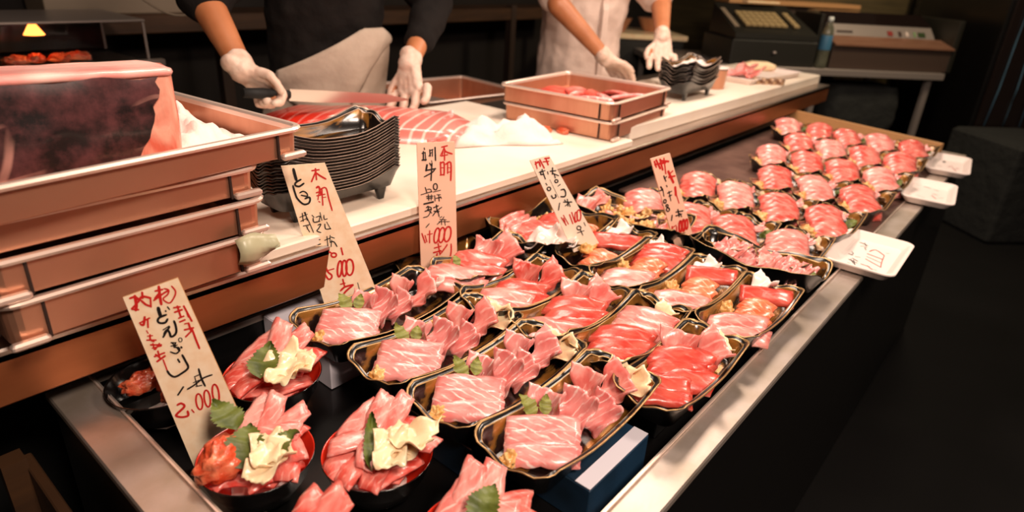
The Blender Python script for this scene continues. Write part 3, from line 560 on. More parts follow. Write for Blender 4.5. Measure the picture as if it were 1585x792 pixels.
  'black':[(2.1,[(13.1,257.8),(13.4,255.2)]),(2.1,[(8.5,247.6),(14.7,249.1)]),(2.6,[(11.2,250.9),(10.7,234.4)]),(2.8,[(8.1,234.5),(16.1,235.0)]),(1.9,[(14.7,249.1),(15.2,233.3)]),(2.3,[(23.7,254.0),(24.3,241.7)]),(2.0,[(23.6,252.2),(29.9,254.6)]),(2.0,[(29.0,253.8),(28.7,241.5)]),(2.9,[(34.4,258.0),(34.8,233.4)]),(1.6,[(21.6,241.8),(27.1,248.6)]),(1.6,[(26.7,232.8),(27.6,230.2)]),(3.6,[(17.6,224.4),(15.5,213.9)]),(2.9,[(15.5,213.9),(34.4,216.6)]),(2.3,[(23.0,227.7),(26.5,222.2)]),(2.7,[(27.5,227.5),(24.9,193.8)]),(2.0,[(11.6,201.6),(28.0,209.7),(33.5,216.6)]),(1.8,[(33.4,187.0),(35.4,186.1),(36.8,183.7),(37.3,180.5),(36.7,177.4),(35.2,175.1),(33.2,174.4),(31.2,175.4),(29.8,177.8),(29.3,180.9),(29.9,184.1),(31.4,186.3),(33.4,187.0)]),(1.6,[(28.9,170.1),(43.5,172.9)]),(1.8,[(4.4,166.1),(26.2,171.2)]),(2.0,[(12.9,180.0),(16.2,169.0)]),(1.4,[(16.4,176.2),(23.6,175.8),(25.3,170.3)]),(2.0,[(15.1,161.8),(27.8,162.0)]),(2.0,[(15.9,158.1),(26.8,158.4)]),(2.0,[(18.8,165.2),(19.4,154.3)]),(1.6,[(25.1,164.9),(24.0,154.0)]),(1.8,[(9.3,147.6),(28.5,151.0)]),(2.0,[(31.5,162.7),(32.1,151.6)]),(1.5,[(36.1,164.2),(43.4,163.8)]),(2.0,[(34.1,157.0),(43.3,158.3)]),(2.0,[(39.7,164.0),(40.4,151.1)]),(1.7,[(43.3,160.1),(45.1,156.4)]),(1.6,[(9.1,146.0),(29.2,149.3)]),(2.0,[(14.3,139.2),(18.0,141.7),(17.8,133.4)]),(2.4,[(11.4,132.0),(24.3,135.8)]),(1.6,[(19.8,140.7),(24.3,136.7),(17.6,122.4),(7.5,119.4)]),(1.6,[(16.1,135.4),(25.0,127.4)]),(2.4,[(28.9,138.2),(38.2,141.3)]),(2.4,[(34.5,143.4),(36.1,128.5)]),(1.7,[(26.7,121.7),(34.3,130.5),(45.5,138.1)]),(2.4,[(29.7,130.8),(39.8,130.1)]),(2.0,[(37.9,130.2),(39.6,119.9)]),(1.7,[(41.4,117.0),(45.1,118.6)]),(1.5,[(35.5,103.3),(45.0,111.1),(49.7,118.2)]),(1.5,[(39.3,108.7),(60.8,107.1)]),(1.5,[(44.0,110.2),(44.8,101.7)]),(1.5,[(50.6,112.6),(52.2,100.2)]),(1.5,[(41.3,113.2),(54.3,111.3)]),(1.8,[(12.4,98.5),(19.0,105.5)])],
 }),
 'D':((1.0762, 0.7141, 0.0605),[(0.0, 0.0), (57.8, 14.2), (-51.9, 187.2), (-94.0, 178.4)],{
  'red':[(2.6,[(-81.7,174.8),(-77.7,161.1)]),(3.1,[(-81.6,170.3),(-74.5,174.5),(-70.6,165.3)]),(3.1,[(-72.2,178.9),(-62.0,161.5)]),(3.2,[(-61.4,180.7),(-51.8,181.5)]),(3.2,[(-59.0,180.6),(-53.7,168.0)]),(2.7,[(-64.9,174.1),(-52.7,174.7)]),(2.3,[(-19.5,54.0),(-7.2,36.1)]),(2.3,[(-14.3,52.4),(-10.0,42.4)]),(2.3,[(-14.6,58.4),(-2.2,38.2)]),(2.8,[(-0.5,58.7),(8.1,38.6)]),(2.8,[(4.4,63.1),(13.2,40.7)]),(2.6,[(20.8,68.0),(23.3,66.3),(25.2,61.7),(26.2,55.6),(25.8,49.5),(24.4,45.2),(22.1,43.7),(19.7,45.5),(17.7,50.1),(16.8,56.2),(17.1,62.3),(18.6,66.6),(20.8,68.0)]),(2.3,[(14.6,63.6),(16.2,62.1),(17.6,58.0),(18.3,52.5),(18.1,47.0),(17.2,43.1),(15.7,41.7),(14.1,43.3),(12.8,47.4),(12.1,52.9),(12.2,58.4),(13.1,62.3),(14.6,63.6)])],
  'black':[(2.2,[(-72.7,153.0),(-60.6,155.8)]),(2.2,[(-69.1,155.1),(-68.9,148.2),(-62.8,149.1)]),(2.2,[(-66.8,158.4),(-58.8,138.6)]),(2.0,[(-54.4,153.2),(-53.0,148.6)]),(2.5,[(-48.3,154.1),(-36.1,154.7)]),(2.7,[(-43.7,160.7),(-43.2,148.1)]),(2.0,[(-42.0,149.2),(-29.5,144.0)]),(2.0,[(-39.5,147.9),(-36.7,139.8)]),(2.0,[(-34.1,135.9),(-32.3,135.4),(-31.0,134.2),(-30.5,132.5),(-30.9,130.9),(-32.1,129.8),(-33.8,129.4),(-35.6,130.0),(-36.9,131.2),(-37.4,132.9),(-37.0,134.5),(-35.8,135.6),(-34.1,135.9)]),(2.0,[(-29.8,122.0),(-25.0,125.3)]),(2.0,[(-57.3,129.3),(-54.7,125.7)]),(2.0,[(-50.1,121.1),(-48.1,120.5),(-46.6,119.0),(-46.0,117.1),(-46.5,115.3),(-47.9,114.0),(-49.8,113.6),(-51.8,114.2),(-53.3,115.7),(-53.9,117.6),(-53.5,119.4),(-52.1,120.7),(-50.1,121.1)]),(2.2,[(-44.0,103.0),(-40.0,96.9),(-33.9,98.9),(-35.4,104.8)]),(0.7,[(-48.9,136.9),(-27.6,97.3)]),(2.3,[(-23.2,113.5),(-15.7,114.3),(-11.6,105.8),(-13.8,98.9),(-22.6,99.4)]),(2.3,[(-15.8,87.2),(3.3,86.0)]),(2.0,[(-11.6,78.6),(0.7,87.3)]),(2.3,[(-7.2,92.5),(-5.3,78.2)]),(2.0,[(-2.9,82.8),(-0.1,76.6)]),(2.0,[(-13.5,91.7),(-10.8,88.0)]),(2.3,[(-24.6,85.3),(-26.5,71.2)]),(1.8,[(22.7,32.2),(25.1,31.4),(26.9,29.6),(27.6,27.4),(27.1,25.2),(25.5,23.7),(23.2,23.3),(20.8,24.1),(19.0,25.8),(18.2,28.1),(18.7,30.3),(20.4,31.8),(22.7,32.2)]),(1.8,[(19.6,16.9),(35.1,20.6)]),(1.8,[(27.1,22.5),(33.0,10.9)]),(1.3,[(34.1,39.2),(38.4,31.5)])],
 }),
 'E':((1.3485, 0.5836, -0.0087),[(0.0, 0.0), (53.2, 8.2), (-44.7, 240.1), (-93.4, 229.0)],{
  'red':[(3.9,[(-83.4,223.2),(-77.3,210.2)]),(4.6,[(-78.8,225.9),(-67.2,206.9)]),(4.6,[(-81.1,216.0),(-55.3,219.2)]),(4.6,[(-69.2,226.9),(-60.3,203.7)]),(3.3,[(-59.6,229.4),(-51.2,194.6)]),(4.9,[(-65.6,223.9),(-47.4,221.7)]),(5.7,[(-45.0,198.7),(-29.0,173.1)]),(4.3,[(-42.0,185.5),(-27.2,187.7)]),(3.3,[(-39.5,194.1),(-33.5,199.6)]),(5.8,[(-22.7,161.0),(-19.0,143.1)]),(2.7,[(-21.7,152.1),(-8.4,123.0)]),(3.5,[(-21.2,67.8),(-16.1,52.0),(-7.4,51.4)]),(2.8,[(-20.9,64.7),(-11.2,70.1)]),(3.5,[(-9.1,66.9),(-7.2,49.8)]),(4.2,[(-0.2,80.0),(1.8,78.0),(3.6,72.8),(4.8,65.8),(5.2,58.9),(4.4,53.8),(2.9,52.1),(0.9,54.1),(-0.9,59.3),(-2.1,66.4),(-2.4,73.3),(-1.7,78.3),(-0.2,80.0)]),(4.2,[(8.2,82.5),(10.1,80.5),(12.0,75.3),(13.2,68.3),(13.6,61.3),(12.9,56.3),(11.3,54.5),(9.3,56.5),(7.5,61.8),(6.2,68.8),(5.9,75.7),(6.6,80.7),(8.2,82.5)]),(3.5,[(16.7,83.4),(18.5,81.6),(20.2,77.0),(21.3,70.7),(21.6,64.5),(21.0,60.1),(19.6,58.5),(17.8,60.3),(16.1,65.0),(15.0,71.2),(14.7,77.4),(15.3,81.8),(16.7,83.4)]),(5.7,[(16.1,43.3),(26.4,29.9)]),(4.6,[(15.4,33.9),(24.6,30.0)])],
  'black':[(3.0,[(-55.6,189.0),(-49.4,177.1)]),(2.7,[(-53.3,183.1),(-48.8,187.3)]),(2.3,[(-46.7,166.8),(-44.7,163.7)]),(3.3,[(-61.4,164.6),(-55.7,157.0)]),(2.7,[(-62.2,155.9),(-55.7,157.0)]),(2.0,[(-56.0,160.0),(-50.8,142.0)]),(2.7,[(-41.5,148.8),(-31.9,152.7)]),(2.7,[(-37.4,141.2),(-30.9,143.8)]),(2.4,[(-38.6,153.1),(-31.2,130.4)]),(2.4,[(-47.4,134.1),(-45.6,133.4),(-44.2,131.8),(-43.6,129.7),(-43.8,127.7),(-44.9,126.2),(-46.5,125.7),(-48.3,126.4),(-49.7,128.0),(-50.3,130.1),(-50.1,132.2),(-49.0,133.7),(-47.4,134.1)]),(2.4,[(-40.4,121.8),(-38.8,121.3),(-37.6,120.3),(-37.1,118.9),(-37.3,117.5),(-38.4,116.6),(-39.9,116.4),(-41.4,116.8),(-42.6,117.9),(-43.2,119.3),(-42.9,120.6),(-41.9,121.5),(-40.4,121.8)]),(2.4,[(-37.3,114.1),(-35.2,113.4),(-33.5,111.7),(-32.7,109.6),(-33.1,107.5),(-34.4,106.1),(-36.4,105.6),(-38.5,106.3),(-40.1,108.0),(-40.9,110.1),(-40.6,112.2),(-39.2,113.7),(-37.3,114.1)]),(2.8,[(-14.6,102.3),(4.0,104.1)]),(3.1,[(-10.1,108.1),(-4.9,91.0)]),(2.8,[(-13.7,93.2),(1.4,96.7)]),(2.4,[(-4.0,98.6),(2.1,90.5)]),(2.8,[(-24.1,95.4),(-24.6,83.3)])],
 }),
}
FOAM_INK={
 'F1':{
  'red':[(2.1,[(1680.0,241.0),(1703.0,232.0),(1680.0,208.0)]),(2.6,[(1660.0,241.0),(1651.0,206.0)]),(1.5,[(1640.0,238.0),(1625.0,202.0)]),(1.8,[(1622.0,236.0),(1596.0,197.0)]),(2.0,[(1581.0,236.0),(1578.0,217.0)]),(1.5,[(1581.0,222.0),(1562.0,206.0)]),(1.1,[(1570.0,211.0),(1569.0,199.0)]),(1.5,[(1618.0,258.0),(1621.0,248.0)]),(1.3,[(1680.0,208.0),(1625.0,202.0),(1596.0,197.0)])],
  'black':[(2.3,[(1624.0,274.0),(1622.0,265.0)]),(1.1,[(1646.0,273.0),(1633.0,266.0),(1624.0,268.0)]),(1.6,[(1565.0,261.0),(1559.0,243.0)]),(2.1,[(1588.0,265.0),(1579.0,245.0)]),(1.3,[(1594.0,262.0),(1572.0,251.0)]),(2.1,[(1590.0,255.0),(1561.0,244.0)]),(2.1,[(1601.0,260.0),(1592.0,246.0)]),(2.3,[(1725.0,274.0),(1724.0,267.0),(1717.0,254.0)]),(1.3,[(1698.0,267.0),(1708.0,259.0)]),(1.6,[(1701.0,257.0),(1683.0,250.0)]),(1.1,[(1735.0,265.0),(1698.0,252.0)]),(1.1,[(1700.0,208.0),(1704.0,201.0)])],
 },
 'F2':{
  'red':[(2.2,[(2363.0,217.0),(2356.0,201.0)]),(1.4,[(2324.0,196.0),(2338.0,184.0)]),(2.2,[(2339.0,216.0),(2308.0,199.0)])],
  'black':[(2.8,[(2431.0,253.0),(2425.0,234.0)]),(2.5,[(2418.0,222.0),(2413.0,209.0)]),(0.8,[(2309.0,253.0),(2288.0,227.0)]),(1.5,[(2282.0,199.0),(2266.0,192.0)])],
 },
 'F3':{
  'red':[(2.8,[(2797.0,239.0),(2819.0,228.0)]),(4.0,[(2793.0,213.0),(2795.0,205.0)]),(2.4,[(2796.0,225.0),(2749.0,207.0)])],
  'black':[(3.5,[(2882.0,263.0),(2882.0,262.0),(2878.0,260.0),(2872.0,259.0),(2865.0,258.0),(2860.0,259.0),(2857.0,260.0),(2857.0,261.0),(2860.0,263.0),(2866.0,264.0),(2873.0,265.0),(2879.0,264.0),(2882.0,263.0)]),(3.1,[(2786.0,269.0),(2783.0,257.0)])],
 },
}
# ------------------------------------------------------------------ the trays and what is in them
RT = V(.646, -.763, 0); FW = V(.763, .646, 0); A0 = math.radians(-49.7)
PW = {1: ['only'], 2: ['lower', 'upper'], 3: ['lowest', 'middle', 'uppermost'], 4: ['lowest', 'second lowest', 'second highest', 'uppermost'], 5: ['lowest', 'second lowest', 'middle', 'second highest', 'uppermost'],
      6: ['lowest', 'second lowest', 'third lowest', 'third highest', 'second highest', 'uppermost']}
def slabs(kind, n, c, where, desc, rz=0, step=.018, dz=.0055, tilt=.42, s=1.0, group=None, jit=.06, var=0):
    for k in range(n):
        a = A0+rz+rnd(-jit, jit); off = V(math.cos(a+PI/2), math.sin(a+PI/2), 0)*(k-(n-1)/2)*step
        p = V(*c)+off+V(rnd(-.002, .002), rnd(-.002, .002), dz*k)
        w = PW[n][k] if n > 1 else 'single'
        food(kind, (k+var) % 3, p, (tilt+rnd(-.05, .05), rnd(-.05, .05), a), f'{w} {desc} in {where}', group or f'{desc}s in {where}', s)
def folds(kind, items, where, desc, group=None):
    """items: (x, y, z, rz, tilt_x, tilt_y, scale)"""
    n = len(items)
    seq = [''] if n == 1 else ['nearer', 'farther'] if n == 2 else ['nearest', 'middle', 'farthest'] if n == 3 else [ORD[i+1] for i in range(n)]
    for k, (x, y, z, rz, tx, ty, s) in enumerate(items):
        food(kind, (k+int(x*100)) % 3, (x, y, z), (tx, ty, A0+rz), f'{seq[k]} {desc} in {where}'.strip(), group or f'{desc}s in {where}', s)
def WH(k, r): return f'the {ORD[k]} tray from the rim, {ORD[r]} row'
TZ = .004
random.seed(4)
# first row: fatty tuna trays T4..T1
XC = .632
for k, (y, rot) in enumerate(((.383, 0), (.514, .01), (.647, 0), (.795, .0)), 1):
    w = WH(k, 1)
    dd = .128 if k < 4 else .142
    tray('sashimi_tray', f'black and gold tray of marbled fatty tuna, {ORD[k]} from the steel rim, nearest row', (XC, y, TZ), .295, dd, rot, 'lacquered trays of fatty tuna in the nearest row')
    z = TZ+.014
    slabs('toro_slab', 3, (.558+.004*(k % 2), y-.001, z+.005), w, 'marbled fatty tuna slab', rz=[.0, .02, -.06, .04][k-1], step=.019, dz=.008, tilt=.5, s=.90, var=k)
    j = .006*((k % 2)*2-1)
    folds('toro_fold', [(.615, y+.022+j, z+.010, 1.0, -.3, -.7, .9), (.640, y-.002, z+.012, .75, .1, -.85, 1.0), (.662, y-.022-j, z+.010, .4, .3, -.7, .9)], w, 'folded fatty tuna slice')
    folds('pink_fold' if k != 2 else 'toro_fold', [(.700, y+.018, z+.012, .9, -.2, -.8, .85), (.722, y-.014, z+.012, .2, .2, -.6, .95)], w, 'upright folded pink slice')
    if k < 4: folds('ginger_fold', [(.744, y-.026, z+.014, -.2, .3, -.3, 1.15), (.750, y-.002, z+.014, .7, -.1, -.4, 1.0)], w, 'pale pickled ginger fold')
    else: folds('squid_fold', [(.752, y+.0, z+.012, .9, -.2, -.5, .9)], w, 'white folded squid slice')
    food('small_leaf', k % 3, (.585, y+.034, z+.016), (0, -.6, A0+2.3), f'green leaf sprig in {w}', 'green leaf sprigs in the nearest trays', 1.0)
    food('small_leaf', (k+1) % 3, (.598, y+.026, z+.018), (.3, -.5, A0+1.5), f'second, ragged green leaf in {w}', 'green leaf sprigs in the nearest trays', .8)
    food('gold_lump', k % 3, (.513, y+.016, z-.004), (0, 0, .4), f'brown golden garnish at the near end of {w}', None, .8)
# second row
R2 = {1: (.845, .323), 2: (.880, .439), 3: (.868, .553), 4: (.868, .668), 5: (.915, .795)}
for k, (x, y) in R2.items():
    w = WH(k, 2)
    tray('sashimi_tray', f'black and gold tray of red tuna slabs, {ORD[k]} from the steel rim, second row', (x, y, TZ+.002), .255 if k > 1 else .27, .116, 0, 'lacquered trays of red tuna in the second row')
    z = TZ+.018
    if k == 1:
        slabs('block_slab', 2, (x-.068, y+.002, z+.002), w, 'smooth red tuna block slice', rz=-.05, step=.022, dz=.008, tilt=.35)
        slabs('red_slab', 3, (x-.006, y-.002, z+.008), w, 'broad red tuna slice', rz=-.15, step=.018, dz=.008, tilt=.45)
        folds('pink_fold', [(x+.040, y+.024, z+.014, 1.0, -.2, -.7, .95), (x+.062, y-.018, z+.012, .1, .2, -.5, 1.0)], w, 'upright folded pink slice')
        folds('ginger_fold', [(x+.095, y-.014, z+.008, .1, .2, -.4, .9)], w, 'pale pickled ginger fold')
    elif k == 2:
        slabs('red_slab', 3, (x-.045, y-.008, z+.002), w, 'broad red tuna slice', rz=-.2, step=.02, dz=.008, tilt=.45)
        slabs('pink_slab', 3, (x+.035, y-.002, z+.010), w, 'pink tuna slice', rz=-.5, step=.018, dz=.006, tilt=.4)
        folds('ginger_fold', [(x+.090, y-.012, z+.010, .3, .1, -.4, .9)], w, 'pale pickled ginger fold')
    elif k == 3:
        slabs('pink_slab', 2, (x-.085, y-.010, z+.006), w, 'pink tuna slice', rz=-.2, step=.02, dz=.008, tilt=.4)
        slabs('red_slab', 3, (x-.012, y-.012, z+.004), w, 'broad red tuna slice', rz=-.1, step=.02, dz=.008, tilt=.5, s=1.05)
        folds('pink_fold', [(x+.045, y+.020, z+.012, 1.0, -.1, -.8, .9), (x+.066, y-.014, z+.010, .4, .2, -.5, 1.0)], w, 'upright folded pink slice')
    elif k == 4:
        slabs('pink_slab', 3, (x-.075, y-.016, z+.004), w, 'pink tuna slice', rz=-.1, step=.018, dz=.008, tilt=.45)
        slabs('red_slab', 2, (x-.010, y-.004, z+.006), w, 'broad red tuna slice', rz=-.15, step=.02, dz=.008, tilt=.5)
        folds('tuna_fold', [(x+.044, y+.022, z+.012, 1.0, -.1, -.8, .9), (x+.064, y-.018, z+.010, .2, .2, -.5, 1.0)], w, 'upright folded red slice')
    else:
        slabs('pink_slab', 2, (x-.125, y-.020, z+.020), w, 'pink tuna slice', rz=-.05, step=.02, dz=.010, tilt=.35, s=1.15)
        slabs('tuna_slab', 2, (x-.050, y-.006, z+.012), w, 'curved red tuna slice', rz=-.3, step=.026, dz=.012, tilt=.75, s=1.1)
        folds('pink_fold', [(x+.020, y+.020, z+.014, 1.2, -.1, -.8, 1.0), (x+.045, y-.010, z+.012, .3, .3, -.6, 1.1)], w, 'petal shaped pink slice')
        food('small_leaf', 1, (x-.075, y+.02, z+.02), (0, -.6, A0+2.0), f'small green sprig in {w}', None, .7)
# third row
R3 = {1: (1.118, .323), 2: (1.124, .439), 3: (1.136, .562)}
for k, (x, y) in R3.items():
    w = WH(k, 3)
    tray('sashimi_tray', f'black tray with red tuna bar and salmon, {ORD[k]} from the rim, third row', (x, y, TZ+.002), .27, .118, 0, 'lacquered trays of mixed sashimi in the third row')
    z = TZ+.018
    slabs('pink_slab', 2, (x-.080, y-.012, z+.003), w, 'smooth pink tuna slice', rz=-.15, step=.026, dz=.010, tilt=.4, s=1.05)
    slabs('salmon_slab', 3, (x-.005, y-.010, z+.008), w, 'small orange salmon slice', rz=-.5, step=.020, dz=.006, tilt=.35)
    if k < 3: slabs('block_slab', 1, (x+.070, y-.004, z+.016), w, 'thick red tuna bar', rz=-.12, tilt=.6, s=1.12)
    else: slabs('red_slab', 3, (x+.062, y-.004, z+.010), w, 'dark red tuna slice', rz=-.35, step=.016, dz=.006, tilt=.6)
    folds('squid_fold', [(x+.098, y+.018, z+.012, .2, 0, -.3, .9)], w, 'white squid piece')
    food('gold_lump', k % 3, (x-.022, y+.036, z), (0, 0, .5), f'golden fried topping in {w}')
# fourth tray of the third row and the crosswise dish with toppings
w = 'the third row tray beside the boat shaped dish'
tray('sashimi_tray', 'black and gold tray with a red tuna bar, right of the boat shaped dish', (1.155, .662, TZ+.004), .27, .116, 0)
slabs('block_slab', 1, (1.190, .662, .042), w, 'long red tuna bar', rz=-.02, tilt=.5, s=1.25)
slabs('salmon_slab', 2, (1.105, .650, .030), w, 'orange salmon slice', rz=-.6, step=.026, dz=.008, tilt=.3, s=1.1)
folds('squid_fold', [(1.225, .676, .046, .3, 0, -.3, 1.0)], w, 'white squid cube')
for i, (dx, dy) in enumerate(((-.045, .03), (-.02, .035))): food('gold_lump', i, (1.155+dx, .660+dy, .034), (0, .2, i), f'{ORD[i+1]} golden sea urchin piece in {w}', 'golden sea urchin pieces')
w = 'the crosswise topping tray behind'
tray('topping_tray', 'black tray set crosswise, filled with golden fried toppings, left of the leaning price board', (1.370, .735, TZ+.006), .150, .300, 0)
k = 0
for i in range(4):
    for j in range(6):
        x = 1.325+.028*i+rnd(-.006, .006); y = .62+.042*j+rnd(-.008, .008); k += 1
        if j > 4 and i < 3: continue
        food('gold_lump' if (i+j) % 3 else 'shrimp_fold', k % 3, (x, y, .026+rnd(0, .010)), (rnd(-.3, .3), rnd(-.3, .3), rnd(0, 6)), 'small golden piece piled in the crosswise topping tray', 'golden pieces in the crosswise topping tray', rnd(.8, 1.1))
folds('pink_fold', [(1.33, .835, .034, .9, -.1, -.5, .9), (1.39, .845, .036, .4, .2, -.4, .9)], 'the far corner of the crosswise topping tray', 'pink folded tuna slice')
# crosswise shrimp tray (fourth row)
tray('shrimp_tray', 'narrow black tray of pale pink shrimp set crosswise in the fourth row', (1.352, .402, TZ+.008), .118, .285, 0)
k = 0
for j in range(9):
    for i in range(2):
        k += 1
        food('shrimp_fold', k % 3, (1.330+.038*i+rnd(-.004, .004), .300+.024*j, .024+rnd(0, .008)), (rnd(-.2, .2), -.4, A0+rnd(-.5, .5)+.5), f'pink shrimp {"near" if i == 0 else "far"} side, {ORD[j+1]} from rim end of the shrimp tray', 'pink shrimp in the crosswise tray', 1.0)
food('leaf', 1, (1.352, .278, .026), (.1, -.2, 1.0), 'dark green leaf at the rim end of the shrimp tray', None, .55)
# big boat shaped dish
w = 'the big boat shaped dish'
bm_ = tray_mesh(.262, .215, h=.045, wave=.020, seed=2)
tag(link('boat_dish', bm_, None, (1.148, .808, TZ+.002), (0, 0, 0)), 'big black and gold boat shaped dish of mixed sashimi under a white price board', 'dish')
z = .028
slabs('pink_slab', 3, (1.100, .870, z+.014), w, 'upright pale pink tuna slice', rz=.9, step=.020, dz=.003, tilt=1.1, s=.95)
slabs('tuna_slab', 2, (1.085, .800, z+.012), w, 'broad red tuna slice', rz=-.25, step=.024, dz=.012, tilt=.6, s=1.1)
folds('squid_fold', [(1.052, .765, z+.014, -.2, .2, -.2, 1.3), (1.066, .742, z+.014, .3, .1, -.2, 1.4), (1.092, .730, z+.014, -.3, .2, -.2, 1.3)], w, 'white squid slice')
slabs('red_slab', 2, (1.170, .810, z+.014), w, 'dark red tuna slice', rz=-.1, step=.024, dz=.010, tilt=.5)
slabs('salmon_slab', 2, (1.190, .755, z+.012), w, 'salmon slice', rz=-.3, step=.024, dz=.008, tilt=.4)
for i, (x, y) in enumerate(((1.20, .87), (1.165, .865), (1.22, .84))): food('gold_lump', i, (x, y, z), (0, .1, i), f'{ORD[i+1]} golden topping in {w}', 'golden toppings in the boat shaped dish', .9)
# half hidden dark tray by the bench
tray('sashimi_tray', 'half hidden dark tray of brown fish between the upright board and the bench', (.915, .925, -.030), .24, .10, 0)
slabs('salmon_slab', 2, (.87, .925, -.012), 'the half hidden dark tray', 'brownish fish slice', rz=.1, step=.02, s=1.1)
# small trays on the brown plate
ROWS = [(5, 1.475, (.358, .483, .600, .735)), (6, 1.735, (.350, .475, .595, .715)), (7, 2.005, (.335, .455, .580)), (8, 2.275, (.340, .455, .570, .690)),
        (9, 2.545, (.345, .455, .570, .685)), (10, 2.815, (.350, .465, .580, .695, .812))]
random.seed(11)
for r, x, ys in ROWS:
    for k, y in enumerate(ys, 1):
        w = WH(k, r)
        xx = x+rnd(-.006, .006); yy = y
        tray('sashimi_tray', f'small tray with a mound of tuna, {ORD[k]} from the rim, {ORD[r]} row', (xx, yy, .0005), .252, .112, rnd(-.02, .02), 'small trays of tuna mounds on the brown plate')
        rz = rnd(-.18, .12)-.12
        slabs('nigiri_slice' if (r+k) % 3 else 'red_mound', 5, (xx-.025, yy, .026), w, 'arched tuna slice', rz=rz, step=.0175, dz=.0082, tilt=.80, s=rnd(1.0, 1.1), jit=.09, var=k)
        folds('ginger_fold', [(xx+.014, yy+.042, .024, rnd(0, 2), .2, -.2, .8)], w, 'pale ginger fold')
        if (r+k) % 2: food('leaf', k % 3, (xx+.050, yy-.030, .020), (0, -.4, rnd(-1, 1)), f'dark green leaf at the far end of {w}', None, .5)
        folds('shrimp_fold', [(xx+.062, yy+rnd(-.012, .012), .026, rnd(-.4, .4), .1, -.4, 1.0)], w, 'pale folded fish piece')
        food('gold_lump', (k+r) % 3, (xx+.078, yy+.030, .018), (0, 0, rnd(0, 3)), f'golden garnish at the far end of {w}', None, 1.25)
        food('gold_lump', (k+r+1) % 3, (xx-.066, yy+.036, .014), (0, 0, rnd(0, 3)), f'golden garnish at the near end of {w}', None, 1.1)
        food('shell', k % 3, (xx+.096, yy-.022, .022), (0, -.3, rnd(0, 3)), f'dark shell piece at the far end of {w}')
# boxes that carry the near trays ------------------------------------
def card_box(label, c, d, mtop, mside, rot=0):
    mb = MB(); mb.box((0, 0, d[2]/2), d, bev=.0015)
    t = thing('cardboard_box', label, 'box', c, rot)
    mb.build('box_body', mside, t)
    mb = MB(); mb.box((0, 0, d[2]+.0004), (d[0]-.003, d[1]-.003, .0008)); mb.build('box_top', mtop, t)
    return t
bx = card_box('dark blue box with a white top edge under the tray nearest the rim', (.632, .370, -.0615), (.150, .140, .0615), M['bluebox'], M['bluebox'])
mb = MB(); mb.box((0, -.0575, .0628), (.148, .023, .0012)); mb.build('white_edge', M['paperbox'], bx)
mb = MB()
for i in range(4): mb.box((-.0685+.0005, -.03+.022*i, .032), (.0006, .010, .014))
mb.build('printed_marks', mat('pale_blue_print', '3E6A8E', .5), bx)
card_box('dark blue printed box under the second and third fatty tuna trays', (.62, .56, -.0615), (.22, .20, .060), M['case_black'], M['bluebox'])
card_box('white box beside the bench, under the fourth fatty tuna tray and the leaning board', (.600, .873, -.0615), (.19, .20, .0605), M['paperbox'], M['paperbox'])
card_box('black riser box under the second row trays', (.875, .56, -.0615), (.20, .48, .063), M['case_black'], M['case_black'])
card_box('black riser box under the third row trays', (1.14, .60, -.0615), (.20, .60, .063), M['case_black'], M['case_black'])
card_box('black riser box under the two crosswise trays', (1.36, .56, -.0615), (.08, .54, .065), M['case_black'], M['case_black'])
# ------------------------------------------------------------------ bowls
BOWL = MB()
pr = [(.0, -.052), (.026, -.052), (.028, -.047), (.030, -.044), (.050, -.030), (.064, -.004), (.071, .019), (.0722, .0205), (.0710, .0215), (.0695, .0195), (.062, -.002), (.048, -.026), (.028, -.040), (.0, -.042)]
BOWL.lathe(pr, n=48, mis=[0, 0, 0, 0, 0, 0, 0, 0, 1, 1, 1, 1, 1, 1])
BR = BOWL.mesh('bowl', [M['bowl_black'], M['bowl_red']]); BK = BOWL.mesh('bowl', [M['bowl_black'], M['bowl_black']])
rice = lump_mesh(.078, .078, .018, 3, .12, 5).mesh('rice', M['squid'])
def bowl(label, c, me=BR):
    o = tag(link('rice_bowl', me, None, (c[0], c[1], -.0085)), label, 'bowl')
    r = tag(link('rice', rice, None, (c[0], c[1], -.0485)), 'bed of white rice under the fish in the '+label.split(' with ')[0], 'rice', kind='stuff')
def petal(kind, var, c, r, f, ang, lift, z, label, group, s=.85, rx=0):
    p = V(c[0], c[1], z)+RT*r+FW*f
    food(kind, var, p, (rx, -lift, A0+ang), label, group, s)
def petals(kind, c, lst, where, desc, s=.85):
    for i, (r, f, ang, lift, z) in enumerate(lst):
        petal(kind, i % 3, c, r, f, ang, lift, z, f'{ORD[i+1]} {desc} from the left in {where}', f'{desc}s in {where}', s)
def layer(kind, c, lst, where, desc, s=.8):
    """(r, f, angle, tilt about the long axis, lift, z)"""
    for i, (r, f, a, tx, lift, z) in enumerate(lst):
        p = V(c[0], c[1], z-.003)+RT*r*.86+FW*f*.86
        food(kind, i % 3, p, (tx, -lift, A0+a), f'{ORD[i+1]} {desc} in {where}', f'{desc}s in {where}', s)
b1 = (.303, .642); w = 'the bowl at the sign'
bowl('red lacquer bowl with chopped tuna, leaf and ginger in front of the wooden sign', b1)
layer('tuna_slab', b1, [(-.012, .030, .5, .2, .10, .026), (.016, .034, -.2, .25, .10, .030), (.038, .014, -.9, .2, .05, .026), (.046, -.006, -1.3, .1, .0, .018)], w, 'bright red tuna slice', .76)
layer('pink_slab', b1, [(-.018, .044, 1.2, .1, .45, .040), (.008, .046, 1.5, .1, .50, .042), (.034, .034, .9, .2, .40, .038), (.018, .016, .2, .45, .1, .036)], w, 'glossy pink tuna slice', .72)
p = V(b1[0], b1[1], .012)+RT*-.032+FW*-.020; food('chop_lump', 0, p, (0, 0, A0+1.35), 'mound of orange red chopped tuna in the bowl by the sign', None, (1.0, 1.05, 1.0))
petal('leaf', 0, b1, -.026, .010, 2.5, .30, .040, 'broad shiso leaf at the left edge of the bowl by the sign', None, .72)
